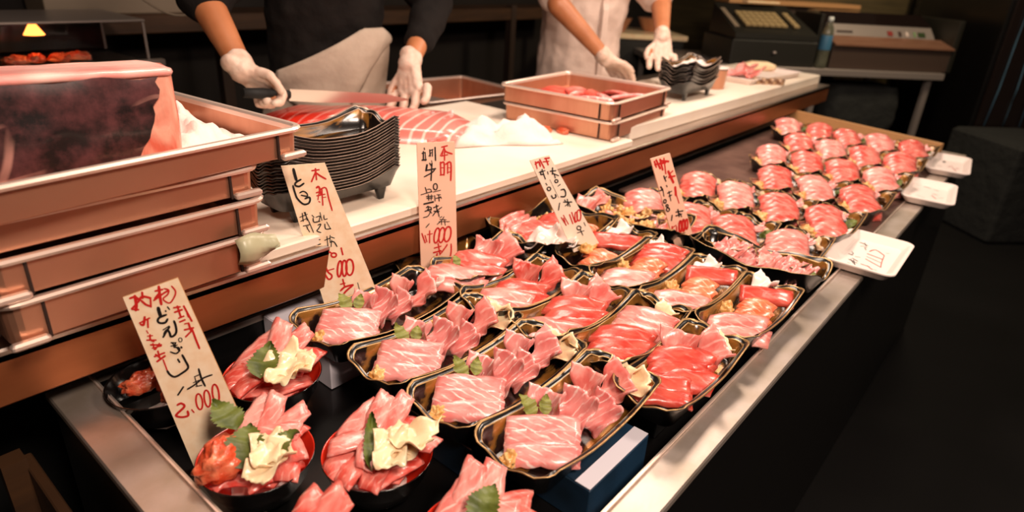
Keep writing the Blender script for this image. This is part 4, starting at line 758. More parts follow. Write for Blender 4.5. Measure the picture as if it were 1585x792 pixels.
petal('leaf', 1, b1, -.002, -.036, 1.75, .28, .022, 'shiso leaf between chopped tuna and ginger, bowl by the sign', None, .85)
petal('leaf', 2, b1, .022, -.030, .85, .35, .024, 'shiso leaf behind the ginger, bowl by the sign', None, .72)
for i, (r, f, a) in enumerate(((.026, -.040, 1.3), (.032, -.026, .6), (.022, -.022, 1.9))): petal('ginger_fold', i, b1, r, f, a, .05, .026+.005*i, f'{ORD[i+1]} pale ginger fold in the bowl by the sign', 'ginger folds in the bowl by the sign', .9)
b2 = (.412, .536); w = 'the bowl left of the blue box'
bowl('red lacquer bowl with sliced tuna and ginger, left of the nearest fatty tuna tray', b2)
layer('tuna_slab', b2, [(-.042, -.012, 1.1, .1, .0, .020), (-.030, .012, .3, .25, .1, .026), (-.026, -.030, 1.3, -.1, -.05, .020), (.010, .034, .1, .3, .1, .030), (.034, .030, -.7, .25, .1, .028), (.004, -.036, 1.5, -.1, -.1, .018)], w, 'bright red tuna slice', .78)
layer('pink_slab', b2, [(-.036, .038, .9, .25, .35, .036), (-.030, -.002, .4, .25, .0, .034), (-.008, .044, 1.3, .1, .50, .042), (-.010, -.012, 1.6, .1, .05, .032), (.020, .046, 1.2, .1, .45, .042), (.050, .014, -.4, .2, .15, .028)], w, 'glossy pink tuna slice', .72)
petal('leaf', 2, b2, .002, -.048, 1.75, .22, .022, 'narrow shiso leaf in the middle of the bowl left of the blue box', None, (1.15, .38, 1))
for i, (r, f, a) in enumerate(((.028, -.014, .2), (.036, -.024, .9), (.022, -.030, 1.7), (.048, -.012, -.3))): petal('ginger_fold', i, b2, r, f, a, .06, .030+.004*i, f'{ORD[i+1]} pale ginger fold in {w}', 'ginger folds in the bowl left of the box', 1.05)
b3 = (.412, .785); w = 'the bowl behind the sign'
bowl('red lacquer bowl with pink tuna and a large ginger slice, behind the wooden sign', b3)
layer('tuna_slab', b3, [(-.044, .0, 1.0, .15, .05, .022), (-.030, .016, .6, .25, .15, .028), (-.026, -.022, 1.2, -.1, .0, .020), (.036, .030, -.3, .35, .2, .032)], w, 'bright red tuna slice', .78)
layer('pink_slab', b3, [(-.040, .026, 1.0, .2, .4, .032), (.000, .034, 1.5, .1, .65, .046), (.022, .038, 1.0, .2, .5, .040)], w, 'upright pink tuna slice', .86)
petal('leaf', 0, b3, -.004, -.036, 1.6, .3, .026, 'yellow green shiso leaf in the middle of the bowl behind the sign', None, .85)
for i, (r, f, a, s_) in enumerate(((.028, -.012, .85, 1.35), (.046, -.026, .2, 1.0), (.034, -.036, 1.2, 1.0))): petal('ginger_fold', i, b3, r, f, a, .10, .030+.004*i, f'{ORD[i+1]} broad cream ginger fold in {w}', 'ginger folds in the bowl behind the sign', s_)
b4 = (.262, .440); w = 'the cut off nearest bowl'
bowl('red lacquer bowl cut off at the bottom edge with red tuna slices', b4)
layer('tuna_slab', b4, [(-.034, .030, 1.2, .2, .45, .036), (-.014, .036, 1.0, .2, .45, .038), (.026, .026, -.2, .3, .1, .022), (.0, .0, .5, .1, 0, .022)], w, 'red tuna slice', .9)
b5 = (.402, .345); w = 'the bowl before the blue box'
bowl('red lacquer bowl with sliced tuna in front of the dark blue box', b5)
layer('pink_slab', b5, [(-.036, .030, 1.0, .2, .35, .036), (-.020, .044, 1.3, .15, .50, .044), (.006, .014, .2, .3, .1, .036), (.010, .048, 1.4, .1, .4, .042)], w, 'glossy pink tuna slice', .78)
layer('tuna_slab', b5, [(-.044, .004, 1.2, .1, .1, .024), (.022, .030, .2, .3, .15, .034), (.044, .020, -.6, .25, .1, .028), (.048, -.012, -1.1, .1, 0, .022), (-.016, -.010, .9, .1, 0, .030)], w, 'bright red tuna slice', .78)
petal('leaf', 1, b5, -.004, -.010, 1.2, .3, .040, 'shiso leaf on the tuna in the bowl before the blue box', None, .7)
for c_, w in ((b1, 'the bowl at the sign'), (b2, 'the bowl left of the blue box'), (b3, 'the bowl behind the sign'), (b4, 'the cut off nearest bowl'), (b5, 'the bowl before the blue box')):
    layer('tuna_slab', c_, [(-.030, -.012, 1.2, 0, 0, .010), (.0, -.034, .1, -.25, 0, .004), (.034, -.020, .9, -.1, -.1, .008), (.008, .006, .4, 0, 0, .014), (-.002, .040, .1, .35, 0, .016)], w, 'half covered red tuna slice', .78)
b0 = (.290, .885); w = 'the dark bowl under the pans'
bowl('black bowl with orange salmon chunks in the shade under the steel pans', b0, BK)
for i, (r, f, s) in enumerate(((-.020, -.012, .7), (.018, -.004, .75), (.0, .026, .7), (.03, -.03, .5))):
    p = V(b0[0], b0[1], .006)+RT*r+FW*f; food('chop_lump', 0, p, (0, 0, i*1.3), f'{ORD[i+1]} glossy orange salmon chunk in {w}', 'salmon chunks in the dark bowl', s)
# ------------------------------------------------------------------ price boards
def smooth_line(P):
    if len(P) < 3: return P
    out = []; n = len(P)
    for i in range(n-1):
        p0, p1, p2, p3 = P[max(i-1, 0)], P[i], P[i+1], P[min(i+2, n-1)]
        for k in range(4):
            t = k/4
            out.append(tuple(.5*((2*p1[q])+(-p0[q]+p2[q])*t+(2*p0[q]-5*p1[q]+4*p2[q]-p3[q])*t*t+(-p0[q]+3*p1[q]-3*p2[q]+p3[q])*t**3) for q in (0, 1)))
    out.append(P[-1]); return out
def ink_mesh(strokes, z, scale=.001, fat=1.0, h=.0004):
    mb = MB(); lay = 0
    for w_, P in strokes:
        P = [(x*scale, y*scale) for x, y in smooth_line(P)]; hw = w_*scale/2*fat; n = len(P)
        lay += 1; zz = z+h+.00004*(lay % 9)
        R1 = []
        for i, (x, y) in enumerate(P):
            a, b = P[max(i-1, 0)], P[min(i+1, n-1)]; dx, dy = b[0]-a[0], b[1]-a[1]; l = math.hypot(dx, dy) or 1
            q = hw*(1 if 0 < i < n-1 else .8)
            R1.append((x-dy/l*q, y+dx/l*q)); R1.append((x+dy/l*q, y-dx/l*q))
        vs = [(a, b, zz) for a, b in R1]
        mb.add(vs, [(2*i, 2*i+1, 2*i+3, 2*i+2) for i in range(n-1)])
        for (x, y) in (P[0], P[-1]):
            mb.add([(x+hw*.85*math.cos(2*PI*k/10), y+hw*.85*math.sin(2*PI*k/10), zz+.00002) for k in range(10)], [tuple(range(10))])
    return mb
SM = Matrix((SIGN_X, SIGN_Y, SIGN_N)).transposed()
SIGN_INFO = {'A': ('tall wooden price board with bold red and black brush writing by the front bowl', 'wood', 0),
             'B': ('leaning cream price board with red 5000 writing behind the fourth fatty tuna tray', 'wood', 0),
             'C': ('upright pink price board with brush writing in front of the cutting board', 'paper_sign', 60),
             'D': ('white tilted price board stuck in the big boat shaped dish', 'wood2', 30),
             'E': ('narrow pink price board standing between the crosswise trays', 'paper_sign', 5)}
M['wood2'] = mat('pale_sign_board', 'F6E2CC', .55)
for k, (O, quad, inks) in SIGNS.items():
    lab, mk, ext = SIGN_INFO[k]
    t = thing('price_board', lab, 'price sign', O, SM.to_euler())
    q = [list(p) for p in quad]
    if ext:
        for i, j in ((0, 3), (1, 2)):
            dx, dy = q[i][0]-q[j][0], q[i][1]-q[j][1]; l = math.hypot(dx, dy); q[i][0] += dx/l*ext; q[i][1] += dy/l*ext
    T_ = .0035; mb = MB()
    vs = [(x/1000, y/1000, 0) for x, y in q]+[(x/1000, y/1000, -T_) for x, y in q]
    mb.add(vs, [(0, 1, 2, 3)], 0); mb.add(vs, [(7, 6, 5, 4), (0, 4, 5, 1), (1, 5, 6, 2), (2, 6, 7, 3), (3, 7, 4, 0)], 1)
    bd = mb.build('board', [M[mk], M['woodedge'] if k in 'A' else M[mk]], t)
    tag(ink_mesh(inks['red'], 0, fat=1.25).build('writing', M['red_ink'], bd), 'red brush writing'); tag(ink_mesh(inks['black'], .0003, fat=1.3).build('writing', M['black_ink'], bd), 'black brush writing')
# ------------------------------------------------------------------ foam trays on the rim
def foam(label, c, w, d, rot, ink):
    t = thing('foam_tray', label, 'foam tray', c, rot)
    mb = MB(); h = .024
    def R(ins, z): return [(x, y, z) for x, y in rrect(w-2*ins, d-2*ins, max(.024-ins*.5, .008), 6)]
    mb.loft([R(.022, 0), R(.016, .002), R(.003, h-.006), R(0, h-.004), R(0, h-.001), R(.002, h), R(.006, h), R(.009, h-.002), R(.022, .0065), R(.028, .005)], cap0=True, cap1=True, smooth=False)
    fb = mb.build('foam_body', M['foam'], t)
    rt = Matrix.Rotation(-rot, 2)
    for col, mm in (('red', 'pale_red_ink'), ('black', 'grey_ink')):
        st = []
        for w_, P in ink[col]:
            Q = []
            for x, y in P:
                q = rt @ Vector((x-c[0]*1000, y-c[1]*1000)); Q.append((q.x, q.y))
            st.append((w_, Q))
        tag(ink_mesh(st, .0054, fat=1.3).build('writing', M[mm], fb), f'{"pale red" if col == "red" else "grey"} marker writing')
foam('white foam tray with red price on the rim, nearest of the three', (1.640, .235, .0035), .262, .152, .02, FOAM_INK['F1'])
foam('white foam tray with faded writing on the rim, middle of the three', (2.335, .224, .0035), .262, .142, .10, FOAM_INK['F2'])
foam('white foam tray on the rim farthest along the case, small dark writing', (2.790, .240, .0035), .290, .140, .10, FOAM_INK['F3'])
# ------------------------------------------------------------------ things on the boards
random.seed(7)
pl = tray_mesh(.285, .122, h=.030, wave=.016, seed=1, rim=M['palerim'])
plf = tray_mesh(.285, .122, h=.030, wave=.016, seed=1, feet=True, rim=M['palerim'])
for i in range(18):
    o = link('lacquer_tray', plf if i == 0 else pl, None, (.703+rnd(-.0015, .0015), 1.036+rnd(-.001, .001), .169+.0058*i), (0, 0, rnd(-.006, .006)))
    lab = 'footed black lacquer tray at the very bottom of the tall tray stack' if i == 0 else 'topmost lacquer tray of the tall stack, gold inside' if i == 17 else 'black lacquer tray inside the tall stack beside the steel pans'
    tag(o, lab, 'tray', 'stacked empty lacquer trays on the cutting board')
# tuna loin
m = mat('tuna_loin_flesh', 'D8402E', .28, coat=.5, sss=.2); N, L, b = nodes(m)
uv = N.new('ShaderNodeUVMap'); uv.uv_map = 'UVMap'; sx = N.new('ShaderNodeSeparateXYZ'); L.new(uv.outputs[0], sx.inputs[0])
wv = N.new('ShaderNodeTexWave'); wv.inputs['Scale'].default_value = 6.5; wv.inputs['Distortion'].default_value = 1.6; wv.inputs['Detail Scale'].default_value = .6; wv.bands_direction = 'X'
mp = N.new('ShaderNodeMapping'); mp.inputs['Rotation'].default_value = (0, 0, .35); L.new(uv.outputs[0], mp.inputs[0]); L.new(mp.outputs[0], wv.inputs['Vector'])
r = N.new('ShaderNodeValToRGB'); e = r.color_ramp.elements; e[0].position = .80; e[1].position = .98; e[0].color = (0, 0, 0, 1); e[1].color = (.8, .8, .8, 1); L.new(wv.outputs['Fac'], r.inputs[0])
r3 = N.new('ShaderNodeValToRGB'); e = r3.color_ramp.elements; e[0].position = .30; e[0].color = lin('CC2E1E'); e[1].position = .8; e[1].color = lin('E8847A'); L.new(sx.outputs[0], r3.inputs[0])
mk = N.new('ShaderNodeMapRange'); mk.inputs[1].default_value = .30; mk.inputs[2].default_value = .75; mk.inputs[3].default_value = .25; L.new(sx.outputs[0], mk.inputs[0]); mq = N.new('ShaderNodeMath'); mq.operation = 'MULTIPLY'; L.new(mk.outputs[0], mq.inputs[0]); L.new(r.outputs[0], mq.inputs[1])
mx = N.new('ShaderNodeMix'); mx.data_type = 'RGBA'; mx.inputs[7].default_value = lin('FAD8CC'); L.new(mq.outputs[0], mx.inputs[0]); L.new(r3.outputs[0], mx.inputs[6]); L.new(mx.outputs[2], b.inputs['Base Color'])
mb = MB(); vs = []; uvs = []; nu, nv = 40, 14; Ll, Wl = .66, .25
for i in range(nu+1):
    for j in range(nv+1):
        u, v = i/nu, j/nv; a = PI*v
        env = min(1, (u*5)**.6, ((1-u)*7)**.6) if 0 < u < 1 else .02
        y = -math.cos(a)*Wl/2*(.45+.55*env)*(1-.10*math.sin(3*u)); z = (math.sin(a)**.45)*.058*env*(1-.12*math.cos(6*u))*(1+.12*noise.noise(V(u*5, v*3, 3)))
        vs.append((u*Ll-Ll/2, y, z)); uvs.append((u, v*.5))
mb.add(vs, [(i*(nv+1)+j, (i+1)*(nv+1)+j, (i+1)*(nv+1)+j+1, i*(nv+1)+j+1) for i in range(nu) for j in range(nv)], smooth=True, uv=uvs)
n_ = nv+1; mb.f.append([i*n_ for i in range(nu+1)]+[i*n_+nv for i in range(nu, -1, -1)]); mb.m.append(0); mb.sm.append(False)
mb.f.append([j for j in range(n_)]); mb.m.append(0); mb.sm.append(True); mb.f.append([nu*n_+j for j in range(n_)][::-1]); mb.m.append(0); mb.sm.append(True)
tag(mb.build('tuna_loin', m, None, (1.120, 1.455, .1458), A0+.05), 'long red tuna loin with white fat lines on the cutting board', 'tuna loin')
t = crumple('meat_towel', (1.385, 1.165, .1458), (.30, .17, .060), M['white_paper'], 8.3, A0+.3, .3); tag(t, 'crumpled white cloth with pink stains on the cutting board', 'cloth')
for i, (x, y, s, k) in enumerate(((1.52, 1.14, 1.0, 0), (1.575, 1.105, .8, 0), (1.47, 1.19, .8, 0))):
    food('chop_lump', k, (x, y, .146), (0, 0, i), f'{ORD[i+1]} red meat scrap from the left, beside the white cloth', 'red meat scraps beside the cloth', (s, s*.8, s*.55))
folds('toro_fold', [(1.63, 1.10, .155, .2, .3, 0, 1.2), (1.255, 1.305, .158, .3, .2, 0, 1.5), (1.20, 1.25, .156, .6, .3, 0, 1.4)], 'the pale trimmings on the cutting board', 'fatty tuna trimming')
# two steel pans with meat
pr_ = .085
pan('lower steel pan of the pair in front of the staff member in white', (1.772, 1.155, .1458), (.40, .39, .056), pr_)
pan('upper steel pan of the pair, holding cut red tuna', (1.768, 1.158, .2025), (.405, .395, .056), pr_)
for i, (x, y, k, s) in enumerate(((1.70, 1.24, 'red_slab', 1.35), (1.745, 1.25, 'red_slab', 1.3), (1.785, 1.20, 'tuna_slab', 1.2), (1.83, 1.17, 'red_slab', 1.2), (1.78, 1.10, 'toro_slab', 1.2), (1.86, 1.09, 'pink_slab', 1.2), (1.90, 1.12, 'red_slab', 1.1), (1.70, 1.12, 'toro_slab', 1.3), (1.84, 1.05, 'toro_slab', 1.1))):
    food(k, i % 3, (x, y, .226+.004*(i % 3)), (.3, .1, A0+i*.4), f'{ORD[i+1]} piece of cut tuna from the left in the upper steel pan', 'cut tuna in the upper steel pan', s)
# stacked bowls at the far board
pl2 = tray_mesh(.285, .13, h=.032, wave=.018, seed=3, rim=M['palerim']); pl2f = tray_mesh(.285, .13, h=.032, wave=.018, seed=3, feet=True, rim=M['palerim'])
for i in range(7):
    o = link('lacquer_tray', pl2f if i == 0 else pl2, None, (2.37+rnd(-.004, .004), 1.10+rnd(-.003, .003), .194+.0115*i), (0, 0, .02+rnd(-.02, .02)))
    tag(o, ['footed lacquer tray at the bottom of the short stack on the far board', 'lacquer tray in the middle of the short stack on the far board'][i > 0] if i < 6 else 'topmost lacquer tray of the short stack, under the gloved hand', 'tray', 'stacked lacquer trays on the far board')
t = tag(crumple('fish_slices', (2.40, 1.10, .280), (.20, .09, .022), M['squid'], 5.1, 0, .2, 14), 'pale fish heaped on the topmost tray of the short stack', 'fish', kind='stuff')
mb = MB(); mb.lathe([(0, 0), (.045, 0), (.046, .004), (.050, .075), (.0515, .077), (.0485, .077), (.044, .006), (0, .005)], n=32)
tag(mb.build('steel_canister', M['pansteel'], None, (2.66, 1.125, .1695)), 'small round steel container beside the short tray stack', 'container')
mb = MB(); mb.lathe([(0, 0), (.052, 0), (.056, .004), (.055, .007), (0, .006)], n=32)
tag(mb.build('bowl_lid', M['foam'], None, (2.664, 1.128, .2475)), 'pale flat lid lying on the small steel container', 'lid')
def white_tray(label, c, w, d, rot):
    mb = MB(); h = .024
    def R(ins, z): return [(x, y, z) for x, y in rrect(w-2*ins, d-2*ins, max(.02-ins*.5, .006), 4)]
    mb.loft([R(.012, 0), R(.002, h-.004), R(-.004, h-.002), R(-.003, h), R(.003, h), R(.014, .006)], cap0=True, cap1=True)
    return tag(mb.build('white_tray', M['foam'], None, c, rot), label, 'tray')
white_tray('white tray with shrimp and wrapped rolls at the far end of the board', (3.14, 1.14, .1695), .52, .24, -.10)
folds('shrimp_fold', [(3.02, 1.17, .184, .4, 0, 0, 2.2), (3.06, 1.12, .184, 1.0, 0, 0, 2.0), (3.14, 1.20, .184, .4, 0, 0, 2.0)], 'the white tray at the far end', 'pale folded fish')
for i in range(4):
    mb = MB(); mb.lathe([(0, 0), (.017, 0), (.019, .003), (.019, .022), (.016, .025), (0, .025)], n=18)
    tag(mb.build('sushi_roll', M['shell'], None, (2.955+.036*i*.7, 1.055-.036*i*.75+.0, .1695)), f'{ORD[i+1]} small dark roll from the left before the white tray', 'sushi roll', 'dark rolls before the white tray')
mb = MB(); mb.loft([[(x, y, z) for x, y in rrect(.17*q, .07*q, .03*q, 5)] for q, z in ((.7, 0), (1, .012), (.95, .03), (.5, .042))], cap0=True, cap1=True, smooth=True)
tag(mb.build('bread_roll', M['ginger'], None, (3.36, 1.20, .1765), A0), 'pale smooth wrapped bundle on the far white tray', 'bundle')
# ------------------------------------------------------------------ people
def capsule(mb, p0, r0, p1, r1, flat=1.0, wide=None, n=18):
    """closed tapered capsule; wide = direction that keeps full radius, the other is scaled by flat"""
    p0, p1 = V(*p0), V(*p1); t = (p1-p0)
    if t.length < 1e-6: t = V(0, 0, 1e-5)
    tn = t.normalized(); w = V(*wide) if wide is not None else (V(0, 0, 1) if abs(tn.z) < .9 else V(1, 0, 0))
    a = (w-tn*w.dot(tn)).normalized(); b_ = tn.cross(a); rings = []
    K = 5
    for k in range(K+1):
        q = -PI/2+PI/2*k/K; rings.append((p0+tn*r0*math.sin(q)*.9, r0*math.cos(q)))
    for k in range(K+1):
        q = PI/2*k/K; rings.append((p1+tn*r1*math.sin(q)*.9, r1*math.cos(q)))
    rr = [[c+a*max(r, .0003)*math.cos(2*PI*i/n)+b_*max(r, .0003)*flat*math.sin(2*PI*i/n) for i in range(n)] for c, r in rings]
    mb.loft(rr, cap0=True, cap1=True)
def skinmesh(name, mb, voxel, m, parent=None, smooth=4, disp=0, dsc=12, base=None):
    me = mb.mesh('tmp', m); o = link('tmp', me)
    r = o.modifiers.new('r', 'REMESH'); r.mode = 'VOXEL'; r.voxel_size = voxel
    s_ = o.modifiers.new('s', 'SMOOTH'); s_.factor = .5; s_.iterations = smooth
    dg = bpy.context.evaluated_depsgraph_get(); dg.update()
    e = bpy.data.meshes.new_from_object(o.evaluated_get(dg)); e.name = name
    bpy.data.objects.remove(o)
    for p in e.polygons: p.use_smooth = True
    if disp:
        for v in e.vertices:
            q = noise.noise(v.co*dsc)+.5*noise.noise(v.co*dsc*2.3+V(3, 1, 7)); v.co += v.normal*disp*q
    e.materials.clear(); e.materials.append(m)
    o = link(name, e, parent)
    if base is not None: o.location = -Vector(base)
    return o
def hand(mb, Wp, d, n, side, curls, s=1.0, tc=.5, spread=.012, fat=1.0):
    d = V(*d).normalized(); n = V(*n); n = (n-d*n.dot(d)).normalized(); sd = d.cross(n).normalized()*side
    P = V(*Wp); f = s
    capsule(mb, P-d*.035*f, .029*f, P+d*.01*f, .028*f, .8, sd)
    for k, o_ in enumerate((-.030, -.010, .010, .029)):
        capsule(mb, P+d*.012*f+sd*o_*.6*f, .017*f*fat, P+d*(.088-.006*abs(k-1.3))*f+sd*o_*f, .0125*f*fat, .95, sd)
    Ls = (.78, .93, 1.0, .9)                                # little, ring, middle, index (index on the thumb side)
    for k, o_ in enumerate((-.030, -.010, .010, .029)):
        q = P+d*(.088-.006*abs(k-1.3))*f+sd*(o_*(1+spread*20*0)+spread*(k-1.5)*.3)*f; c = curls[k] if isinstance(curls, (list, tuple)) else curls
        ang = c*.55; dd = d
        for L_, r0, r1 in ((.042, .0112, .0102), (.028, .0102, .0092), (.022, .0092, .0078)):
            dd = (d*math.cos(ang)+n*math.sin(ang)+sd*spread*(k-1.5)).normalized()
            q2 = q+dd*L_*Ls[k]*f; capsule(mb, q, r0*f*fat, q2, r1*f*fat); q = q2; ang += c*.75
    q = P+d*.022*f+sd*.026*f; a = (d*.62+sd*.72+n*.25*tc).normalized(); q2 = q+a*.042*f; capsule(mb, q, .0155*f, q2, .0125*f)
    a = (d*(.8)+sd*(.45-.3*tc)+n*.55*tc).normalized(); q3 = q2+a*.032*f; capsule(mb, q2, .0125*f, q3, .0108*f)
    a = (d*(.85)+sd*(.2-.4*tc)+n*.6*tc).normalized(); capsule(mb, q3, .0108*f, q3+a*.022*f, .0088*f)
def head(mb, c, f, r=.105):
    c = V(*c); f = V(*f).normalized(); s = f.cross(V(0, 0, 1)).normalized()
    capsule(mb, c+V(0, 0, .035), r*.80, c+V(0, 0, .030)+f*.01, r*.80, 1, f)
    capsule(mb, c+f*.035+V(0, 0, .0), r*.58, c+f*.048-V(0, 0, .062), r*.40, .85, s)
    capsule(mb, c+f*.082+V(0, 0, .012), .010, c+f*.102-V(0, 0, .018), .014)
    for k in (-1, 1):
        capsule(mb, c+s*k*.078+V(0, 0, .012), .016, c+s*k*.082-V(0, 0, .016), .011, .5, f)
        capsule(mb, c+f*.07+s*k*.030-V(0, 0, .0), .016, c+f*.072+s*k*.033+V(0, 0, .022), .012)
    capsule(mb, c+f*.083-V(0, 0, .047)-s*.016, .008, c+f*.083-V(0, 0, .047)+s*.016, .008)
def person(label, base, f, waist, chest, neck, hd, sh, el, wr, hands, top_m, top_parts, apron=None):
    """f facing; sh/el/wr dictionaries R, L"""
    t = thing('person', label, 'person', base); f = V(*f).normalized(); s = V(-f.y, f.x, 0)*-1
    # s: the person's own right -> image left
    s = V(f.y, -f.x, 0)*-1
    wv, cv, nk = V(*waist), V(*chest), V(*neck)
    wide = V(f.y, -f.x, 0)
    body = MB()
    capsule(body, wv-V(0, 0, .03), .155, wv+V(0, 0, .15), .14, .72, wide)
    capsule(body, wv+V(0, 0, .12), .145, cv+V(0, 0, -.02), .165, .66, wide)
    capsule(body, cv+V(0, 0, 0), .12, nk-V(0, 0, .06), .06, .8, wide)
    capsule(body, nk-V(0, 0, .08), .055, V(*hd)-V(0, 0, .03), .052)
    head(body, hd, f)
    for k in ('R', 'L'):
        capsule(body, sh[k], .058, el[k], .045); capsule(body, el[k], .045, wr[k], .028)
        capsule(body, cv+(V(*sh[k])-cv)*.3+V(0, 0, .03), .08, sh[k], .06)
    for k in (-1, 1):
        hp = wv+wide*.085*k-V(0, 0, .06); kn = V(hp.x, hp.y, FLOOR+.48)+f*.02; an = V(hp.x, hp.y, FLOOR+.09)+wide*.02*k
        capsule(body, hp, .088, kn, .058); capsule(body, kn, .056, an, .038)
        capsule(body, an-V(0, 0, .035), .042, an-V(0, 0, .05)+f*.15, .034, .8, wide)
    hm, pal = hands
    for k in ('R', 'L'): hand(body, wr[k], hm[k][0], hm[k][1], hm[k][2], hm[k][3], hm[k][4]*.86, hm[k][5], hm[k][6], .7)
    skinmesh('body', body, .008, M['skin'], t, 5, base=base)
    for k in ('R', 'L'):                                  # gloves
        g = MB(); hh = hm[k]; hand(g, wr[k], *hh, fat=1.14) if False else hand(g, wr[k], hh[0], hh[1], hh[2], hh[3], hh[4]*1.0, hh[5], hh[6], 1.32)
        e_ = V(*el[k]); w_ = V(*wr[k]); dd = (e_-w_).normalized(); capsule(g, w_, .0335, w_+dd*.03, .0345)
        skinmesh('glove', g, .0034, M['glove'], t, 2, .0014, 55, base)
    hr = MB(); hc = V(*hd); capsule(hr, hc+V(0, 0, .05)-f*.018, .088, hc+V(0, 0, .052)-f*.012, .088); capsule(hr, hc-f*.045-V(0, 0, .03), .065, hc-f*.03+V(0, 0, .03), .085)
    skinmesh('hair', hr, .006, M['hair'], t, 3, .004, 40, base)
    tr = MB()
    capsule(tr, wv-V(0, 0, .06), .165, wv+V(0, 0, .02), .158, .74, wide)
    for k in (-1, 1):
        hp = wv+wide*.085*k-V(0, 0, .06); kn = V(hp.x, hp.y, FLOOR+.48)+f*.02; an = V(hp.x, hp.y, FLOOR+.11)+wide*.02*k
        capsule(tr, hp, .098, kn, .072); capsule(tr, kn, .072, an, .058)
    skinmesh('trousers', tr, .012, M['trouser'], t, 4, .004, 15, base)
    tp = MB(); top_parts(tp, wv, cv, nk, sh, el, wr, wide, f)
    skinmesh('jacket' if top_m is M['jacket'] else 'coat', tp, .008, top_m, t, 4, .009, 11, base)
    return t, wide, f
def dark_top(tp, wv, cv, nk, sh, el, wr, wide, f):
    capsule(tp, wv-V(0, 0, .02), .185, wv+V(0, 0, .15), .172, .74, wide); capsule(tp, wv+V(0, 0, .12), .175, cv, .195, .70, wide)
    capsule(tp, cv, .15, nk-V(0, 0, .07), .085, .85, wide)
    for k, q in (('R', .12), ('L', .60)):
        capsule(tp, cv+(V(*sh[k])-cv)*.3+V(0, 0, .03), .10, sh[k], .082); capsule(tp, sh[k], .080, el[k], .064)
        e_, w_ = V(*el[k]), V(*wr[k]); capsule(tp, e_, .064, e_+(w_-e_)*q, .050)
def white_top(tp, wv, cv, nk, sh, el, wr, wide, f):
    capsule(tp, wv-V(0, 0, .16), .205, wv+V(0, 0, .12), .185, .78, wide); capsule(tp, wv+V(0, 0, .10), .185, cv, .200, .72, wide)
    capsule(tp, cv, .15, nk-V(0, 0, .07), .085, .85, wide)
    for k in ('R', 'L'):
        s_, e_ = V(*sh[k]), V(*el[k]); capsule(tp, cv+(s_-cv)*.3+V(0, 0, .03), .10, s_, .085); capsule(tp, s_, .082, s_+(e_-s_)*.80, .074)
# first person: black jacket, tied apron
sh = {'R': (1.10, 1.90, .60), 'L': (1.50, 1.76, .60)}
el = {'R': (.845, 1.74, .475), 'L': (1.61, 1.70, .455)}
wr = {'R': (.836, 1.565, .318), 'L': (1.366, 1.552, .296)}
hm = {'R': ((.075, -.03, -.060), (.0, -.5, -.75), -1, (2.0, 2.0, 1.9, 1.15), .92, .9, .004),
      'L': ((-.035, -.05, -.125), (-.55, -.2, -.05), 1, (.55, .45, .4, .55), .97, .3, .07)}
base1 = (1.30, 1.86, FLOOR)
P1, wide, ff = person('person in a black jacket and tied pale apron, slicing the tuna loin with white gloves', base1, (-.35, -.94, 0), (1.29, 1.88, .18), (1.30, 1.86, .50), (1.29, 1.83, .69), (1.27, 1.78, .82), sh, el, wr, (hm, 0), M['jacket'], dark_top)
# apron: wrapped skirt with a folded flap
mb = MB(); vs = []; n1, n2 = 36, 24; wc = V(1.29, 1.88, 0)
for i in range(n1+1):
    for j in range(n2+1):
        u, v = i/n1, j/n2; th = -1.35+2.5*u          # angle from facing, negative = image left
        top = .235+.150*max(0, min(1, (u-.08)/.62))**1.1-.05*max(0, (u-.82)/.18)
        z = top-(top+.62)*v**1.3
        R_ = .200+.012*math.sin(9*u+5*v)+.012*noise.noise(V(u*6, v*5, 2))+.010*v+.012*math.sin(16*u)*v
        p = wc+ff*(math.cos(th)*R_*.80+.004)+wide*(-math.sin(th)*R_*1.03)*(1 if wide.x < 0 else -1)
        vs.append((p.x, p.y, z))
mb.add(vs, [(i*(n2+1)+j, (i+1)*(n2+1)+j, (i+1)*(n2+1)+j+1, i*(n2+1)+j+1) for i in range(n1) for j in range(n2)], smooth=True)
APR = o = mb.build('apron', M['apron'], P1, (-base1[0], -base1[1], -base1[2])); so = o.modifiers.new('s', 'SOLIDIFY'); so.thickness = .004
mb = MB(); vs = []
for i in range(n1+1):                                   # flap folded down over the front
    for j in range(13):
        u, v = .20+.72*i/n1, j/12; th = -1.35+2.5*u
        top = .239+.150*max(0, min(1, (u-.08)/.62))**1.1-.05*max(0, (u-.82)/.18)
        depth = .02+.20*max(0, 1-abs(u-.52)/.42)**.8
        z = top-depth*v
        R_ = .215+.012*math.sin(9*u+3*v)+.010*noise.noise(V(u*5, v*3, 7))+.012*math.sin(PI*v)
        p = wc+ff*(math.cos(th)*R_*.80+.006)+wide*(-math.sin(th)*R_*1.03)*(1 if wide.x < 0 else -1)
        vs.append((p.x, p.y, z))
mb.add(vs, [(i*13+j, (i+1)*13+j, (i+1)*13+j+1, i*13+j+1) for i in range(n1) for j in range(12)], smooth=True)
o = mb.build('apron_flap', M['apron'], APR, (0, 0, 0)); so = o.modifiers.new('s', 'SOLIDIFY'); so.thickness = .004
